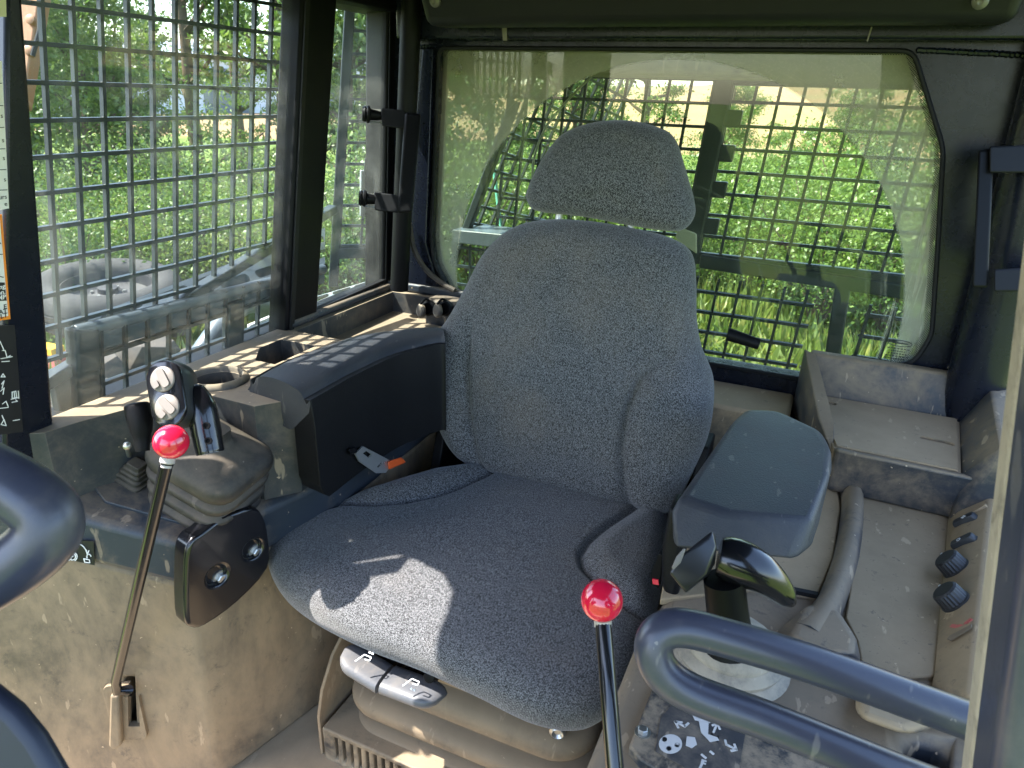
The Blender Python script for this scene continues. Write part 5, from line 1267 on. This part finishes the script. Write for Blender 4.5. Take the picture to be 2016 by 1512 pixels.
# ledge behind the seat
mb = MB(); mb.box((-.68, 1.36, .02), (F4[0].x - .03, 1.499, zb - .035)); obj('rear_ledge', mb, M_TRAY, rc, bevel=.008)
mb = MB(); mb.lathe(Zp(1540, 765, zb - .033), (0, 0, 1), [(.008, -.001), (.008, .002), (.004, .003), (0, .002)], 14); obj('ledge_bolt', mb, M_BLACK, rc)
# near symbol plate
pn = [(1238, 1468), (1290, 1342), (1310, 1330), (1500, 1395), (1700, 1470), (1760, 1600), (1450, 1600), (1262, 1495)]
ZN = ZR + .012
mb = MB(); mb.prism([RZ(*q, ZN) for q in pn], (0, 0, -.02)); npl = obj('symbol_plate', mb, dusty('plate_spotted_dust', (.022, .026, .032), .4, .34, dcol=(.34, .26, .17), scale=16, up=.08, soft=.08, chips=.5), rc, bevel=.003)
for q in ((1265, 1442), (1326, 1360), (1511, 1437)): bolt(RZ(*q, ZN), (0, 0, 1), .0055, npl)
ft = lambda px, py: RZ(px, py, ZN + .0012)
mb = MB(); mb.prism([RZ(*q, ZN + .0002) for q in ((1300, 1415), (1330, 1380), (1340, 1378), (1470, 1430), (1455, 1512), (1440, 1560), (1290, 1480))], (0, 0, .0007)); dcl = obj('lever_decal', mb, dusty('worn_black_decal', (.045, .045, .048), .4, .35, dcol=(.33, .26, .18), scale=14), npl)
M_WORN = plain('worn_white_print', (.55, .53, .50), .6)
def blob(poly, m_=M_WORN): mb = MB(); mb.prism([ft(*q) for q in poly], (0, 0, .0004)); obj('symbol', mb, m_, dcl)
blob(circ(1320, 1465, 23, 19, 20)[:-1]); blob([(1361, 1404), (1395, 1402), (1405, 1412), (1398, 1424), (1368, 1418)]); blob([(1376, 1420), (1395, 1424), (1394, 1446), (1412, 1452), (1416, 1458), (1398, 1461), (1380, 1442)]); blob([(1352, 1450), (1368, 1452), (1372, 1466), (1362, 1473), (1350, 1468)])
for q in ((1308, 1456), (1317, 1474), (1333, 1467)): blob(circ(*q, 5.5, 5, 12)[:-1], M_STICKB)
sN = (0, 0, 1)
strokes([[(1355, 1424), (1348, 1430), (1329, 1421)], [(1335, 1432), (1329, 1421), (1342, 1422)], [(1405, 1441), (1412, 1425)], [(1403, 1428), (1412, 1425), (1417, 1435)], [(1428, 1458), (1430, 1466), (1450, 1476)], [(1440, 1478), (1450, 1476), (1446, 1466)], [(1382, 1486), (1389, 1492)], [(1378, 1512), (1384, 1500)], [(1399, 1480), (1404, 1484)]], ft, sN, .0022, M_WORN, dcl)
tU = (ft(1420, 1420) - ft(1400, 1413)).normalized(); tW = V((-tU.y, tU.x, 0))
text('lettering', 'R', .012, ft(1413, 1424), tU, tW, M_WORN, dcl, bold=.0003); text('lettering', 'F', .012, ft(1377, 1507), tU, tW, M_WORN, dcl, bold=.0003); text('lettering', 'N', .012, ft(1396, 1455), tU, tW, M_STICKB, dcl, bold=.0004)
# near corner moulding with boots at right front
mb = MB(); mb.hull([RZ(*q, z_) for q in ((1690, 1345), (1780, 1335), (1850, 1360), (1870, 1420), (1790, 1450), (1680, 1410)) for z_ in (ZR - .02, ZR + .03)]); obj('corner_moulding', mb, M_RPAN, rc, bevel=.014, seg=4)
# right joystick
rj = thing('joystick', 'glossy black blade joystick with finger switch and grey round boot', 'joystick', RZ(1440, 1320))
bc = RZ(1432, 1305)
mb = MB(); mb.lathe(bc, (0, 0, 1), [(.066, 0), (.07, .006), (.064, .011), (.060, .014), (.062, .020), (.056, .026), (.052, .028), (.053, .034), (.044, .042), (.03, .046), (.024, .052), (0, .052)], 40); obj('boot', mb, dusty('round_boot_dusty', (.05, .05, .048), .5, .7, dcol=(.33, .285, .215), scale=12), rj, sharp=60)
s0_, s1_ = Dp(1438, 1255, .72), Dp(1425, 1140, .70)
mb = MB(); mb.tube([s0_ + (s0_ - s1_) * .15, s0_, s0_.lerp(s1_, .5), s1_], [.027, .0225, .0205, .0200], 20); obj('column', mb, M_BLACK, rj)
gA, gB = Dp(1415, 1095, .70), Dp(1560, 1188, .70)
gp = [gA.lerp(gB, k / 10) + (ROT @ V((0, .010 * math.sin(math.pi * k / 10), .006 * math.sin(math.pi * k / 10)))) for k in range(11)]
mb = MB(); mb.tube(gp, [.0185, .0215, .0225, .0225, .0215, .0205, .0185, .0165, .014, .0115, .005], 22); obj('grip', mb, M_GLOSSB, rj)
mb = MB(); mb.hull([Dp(x, y, dd) for (x, y), dd in (((1318, 1128), .665), ((1345, 1090), .665), ((1395, 1062), .67), ((1402, 1045), .675), ((1411, 1078), .67), ((1392, 1130), .665), ((1350, 1168), .668), ((1335, 1150), .665), ((1318, 1128), .70), ((1345, 1090), .70), ((1400, 1062), .70), ((1408, 1050), .70), ((1408, 1110), .71), ((1392, 1135), .71), ((1350, 1168), .70))]); obj('thumb_rest', mb, plain('satin_black_grip', (.014, .014, .016), .3), rj, bevel=.003)
mb = MB(); mb.hull([Dp(x, y, dd) for x, y in ((1322, 1118), (1332, 1095), (1347, 1078), (1350, 1082), (1340, 1108), (1326, 1122)) for dd in (.655, .672)]); obj('switch', mb, M_BTN, rj, bevel=.0015)

# right armrest
ra = thing('armrest', 'smooth dark grey vinyl right armrest tilted toward the right console', 'armrest', (-.02, .9, .1), 'armrests of the operator seat')
za = .235
tp = [Zp(1472, 806, za), Zp(1530, 808, za), Zp(1612, 846, za), Zp(1636, 882, za), Zp(1634, 930, za), Zp(1600, 1022, za - .004), Zp(1430, 1008, za), Zp(1338, 978, za), Zp(1440, 830, za)]
low_ = [Zp(1318, 1012, za - .018), Zp(1322, 1082, za - .05), Zp(1565, 1106, za - .045), Zp(1600, 1078, za - .04), Zp(1612, 1030, za - .025), Zp(1638, 930, za - .03), Zp(1470, 812, za - .03), Zp(1620, 860, za - .03)]
mb = MB(); mb.hull(tp + low_); obj('pad', mb, M_VINYL, ra, bevel=.021, seg=6)
br_ = [(1316, 1000), (1352, 1020), (1352, 1060), (1340, 1090), (1338, 1150), (1332, 1185), (1312, 1182), (1300, 1150), (1302, 1080)]
mb = MB(); q = [Yp(x, y, .80) for x, y in br_]; mb.prism(q, (0, .05, .0)); obj('support_bracket', mb, M_VINYLB, ra, bevel=.008)
mb = MB(); mb.prism([Yp(x, y, .84) for x, y in ((1280, 1130), (1296, 1090), (1306, 1092), (1300, 1150), (1296, 1160), (1279, 1150))], (0, .03, 0)); bk = thing('belt_latch', 'black seat belt latch between cushion and right armrest', 'seat belt', Yp(1290, 1150, .84)); obj('latch_body', mb, M_BLACK, bk, bevel=.002); mb = MB(); mb.prism([Yp(x, y, .838) for x, y in ((1284, 1140), (1296, 1142), (1297, 1152), (1285, 1150))], (0, .004, 0)); obj('release_button', mb, M_RED, bk)

# ================================================================== GRAB RAILS AND HANDLES
def rail(pts, r_, lab, base):
    mb = MB(); mb.tube(smooth(pts, 8), r_, 22); return tag(obj('grab_rail', mb, M_TUBE, None, base=base), lab, 'grab rail', 'tubular grab rails near the lens')
dep = lambda px, py, d_: Dp(px, py, d_)
P_ = [dep(1905, 1418, .54), dep(1800, 1380, .54), dep(1600, 1308, .54), dep(1450, 1262, .54), dep(1345, 1236, .54), dep(1298, 1248, .54), dep(1287, 1285, .54), dep(1310, 1330, .54), dep(1370, 1368, .54), dep(1500, 1415, .54), dep(1650, 1475, .54), dep(1800, 1535, .54), dep(1900, 1572, .54)]
rail(P_, .0147, 'blue grey looped tube grab rail in front of the right joystick', P_[0])
P_ = [dep(-140, 870, .40), dep(-40, 925, .40), dep(20, 955, .40), dep(70, 988, .40), dep(95, 1018, .40), dep(90, 1056, .40), dep(50, 1096, .40), dep(-20, 1142, .40), dep(-140, 1205, .40)]
P_ = [P_[0] + (P_[0] - P_[1]) * 4] + P_ + [P_[-1] + (P_[-1] - P_[-2]) * 4]
rail(P_, .0178, 'blue grey looped tube grab rail at the left edge of the picture', P_[0])
# rounded dash hood in the lower left corner
q0 = Dp(-60, 1440, .36)
mb = MB(); rings_ = []
for k in range(9):
    s_ = k / 8; a = Dp(-140, 1330 + 0, .30).lerp(Dp(-140, 1330, .48), s_); b = Dp(60, 1400, .30).lerp(Dp(60, 1400, .48), s_)
    rings_.append([Dp(x, y, .30 + .16 * s_) for x, y in ((-140, 1310), (-60, 1322), (0, 1345), (50, 1385), (95, 1440), (130, 1500), (175, 1580), (200, 1700), (-140, 1700))])
mb.loft(rings_); obj_d = obj('dash_hood', mb, plain('dash_blue_black', (.016, .019, .034), .4, spec=.4), None, base=q0, bevel=.012, seg=4)
tag(obj_d, 'rounded dark blue dash hood in the lower left corner', 'dashboard')
# corner grab handles
hb = thing('bumper_bracket', 'black window handle with two roller bumpers on the left rear corner', 'handle', Dp(800, 320, 1.52))
D_ = 1.56
mb = MB(); mb.hull([Dp(x, y, d_) for x, y in ((797, 222), (829, 224), (812, 418), (782, 420)) for d_ in (D_ - .02, D_ + .02)]); obj('bar', mb, M_BLACK, hb, bevel=.006)
for y0 in (222, 388):
    sh_ = 0 if y0 == 222 else -14
    mb = MB(); mb.hull([Dp(x + sh_, y, d_) for x, y in ((750, y0 - 10), (800, y0 - 4), (800, y0 + 32), (752, y0 + 26)) for d_ in (D_ - .012, D_ + .012)]); obj('arm', mb, plain('handle_grey', (.010, .010, .012), .55, spec=.15), hb, bevel=.003)
    mb = MB(); c_ = Dp(715 + sh_ * .5, y0 + 2, D_ - .01); ax_ = (Dp(750, y0 + 6, D_) - c_).normalized()
    mb.lathe(c_, ax_, [(0, -.002), (.014, -.002), (.017, .003), (.015, .006), (.018, .009), (.018, .013), (.012, .016), (.010, .034), (.006, .045), (0, .045)], 22); obj('roller', mb, M_BLACK, hb, sharp=40)
    mb = MB(); mb.hull([Dp(x + sh_, y, d_) for x, y in ((728, y0 - 8), (760, y0 - 6), (760, y0 - 2), (728, y0 - 4)) for d_ in (D_ - .008, D_ + .008)]); mb.hull([Dp(x + sh_, y, d_) for x, y in ((728, y0 + 16), (760, y0 + 18), (760, y0 + 22), (728, y0 + 19)) for d_ in (D_ - .008, D_ + .008)]); obj('fork', mb, M_STEEL, hb)
hr = thing('hand_rail', 'black rectangular grab handle on the right rear corner plate', 'handle', Dp(1940, 430, 1.12))
D_ = 1.12
mb = MB(); mb.hull([Dp(x, y, d_) for x, y in ((1926, 296), (1957, 292), (1945, 566), (1914, 566)) for d_ in (D_ - .02, D_ + .03)]); obj('bar', mb, M_BLACK, hr, bevel=.004)
for a_, b_2 in (((1926, 288), 52), ((1935, 530), 44)):
    mb = MB(); mb.hull([Dp(x, y, d_) for x, y in ((a_[0] + 22, a_[1]), (2060, a_[1] - 4), (2060, a_[1] + b_2), (a_[0] + 22, a_[1] + b_2)) for d_ in (D_ - .026, D_ + .022)]); obj('arm', mb, plain('handle_grey', (.010, .010, .012), .55, spec=.15), hr, bevel=.003)
# hoses on the rear corners
mb = MB(); mb.tube(smooth([R_(806, 440, 1.47), R_(815, 490, 1.47), R_(838, 530, 1.47), R_(868, 556, 1.47), R_(895, 572, 1.47)], 5), .0065, 10); tag(obj('drain_hose', mb, M_BOOT, None, base=R_(868, 556, 1.47)), 'dusty black hose curving down the left rear corner to the tray', 'hose')
mb = MB(); mb.tube(smooth([R_(1990, 580, 1.43), R_(1972, 625, 1.45), R_(1940, 672, 1.46), R_(1900, 705, 1.47), R_(1868, 726, 1.475)], 5), .004, 10); tag(obj('drain_hose', mb, M_SHELF, None, base=R_(1900, 705, 1.47)), 'thin tan dusty hose curving behind the right tray', 'hose')
mb = MB(); mb.prism([R_(988, 52, 1.452), R_(997, 53, 1.452), R_(998, 80, 1.452), R_(990, 80, 1.452)], (0, .002, 0)); o = obj('tie_tag', mb, M_BTN, None, base=R_(992, 60, 1.452)); tag(o, 'small beige tag hanging under the header left of the headrest', 'tag')
mb = MB(); mb.tube([R_(1716, 53, 1.45), R_(1712, 66, 1.45), R_(1707, 82, 1.45)], .0014, 8); tag(obj('cable_tie', mb, M_BTN, None, base=R_(1712, 60, 1.45)), 'pale cable tie end under the header at the right', 'cable tie')
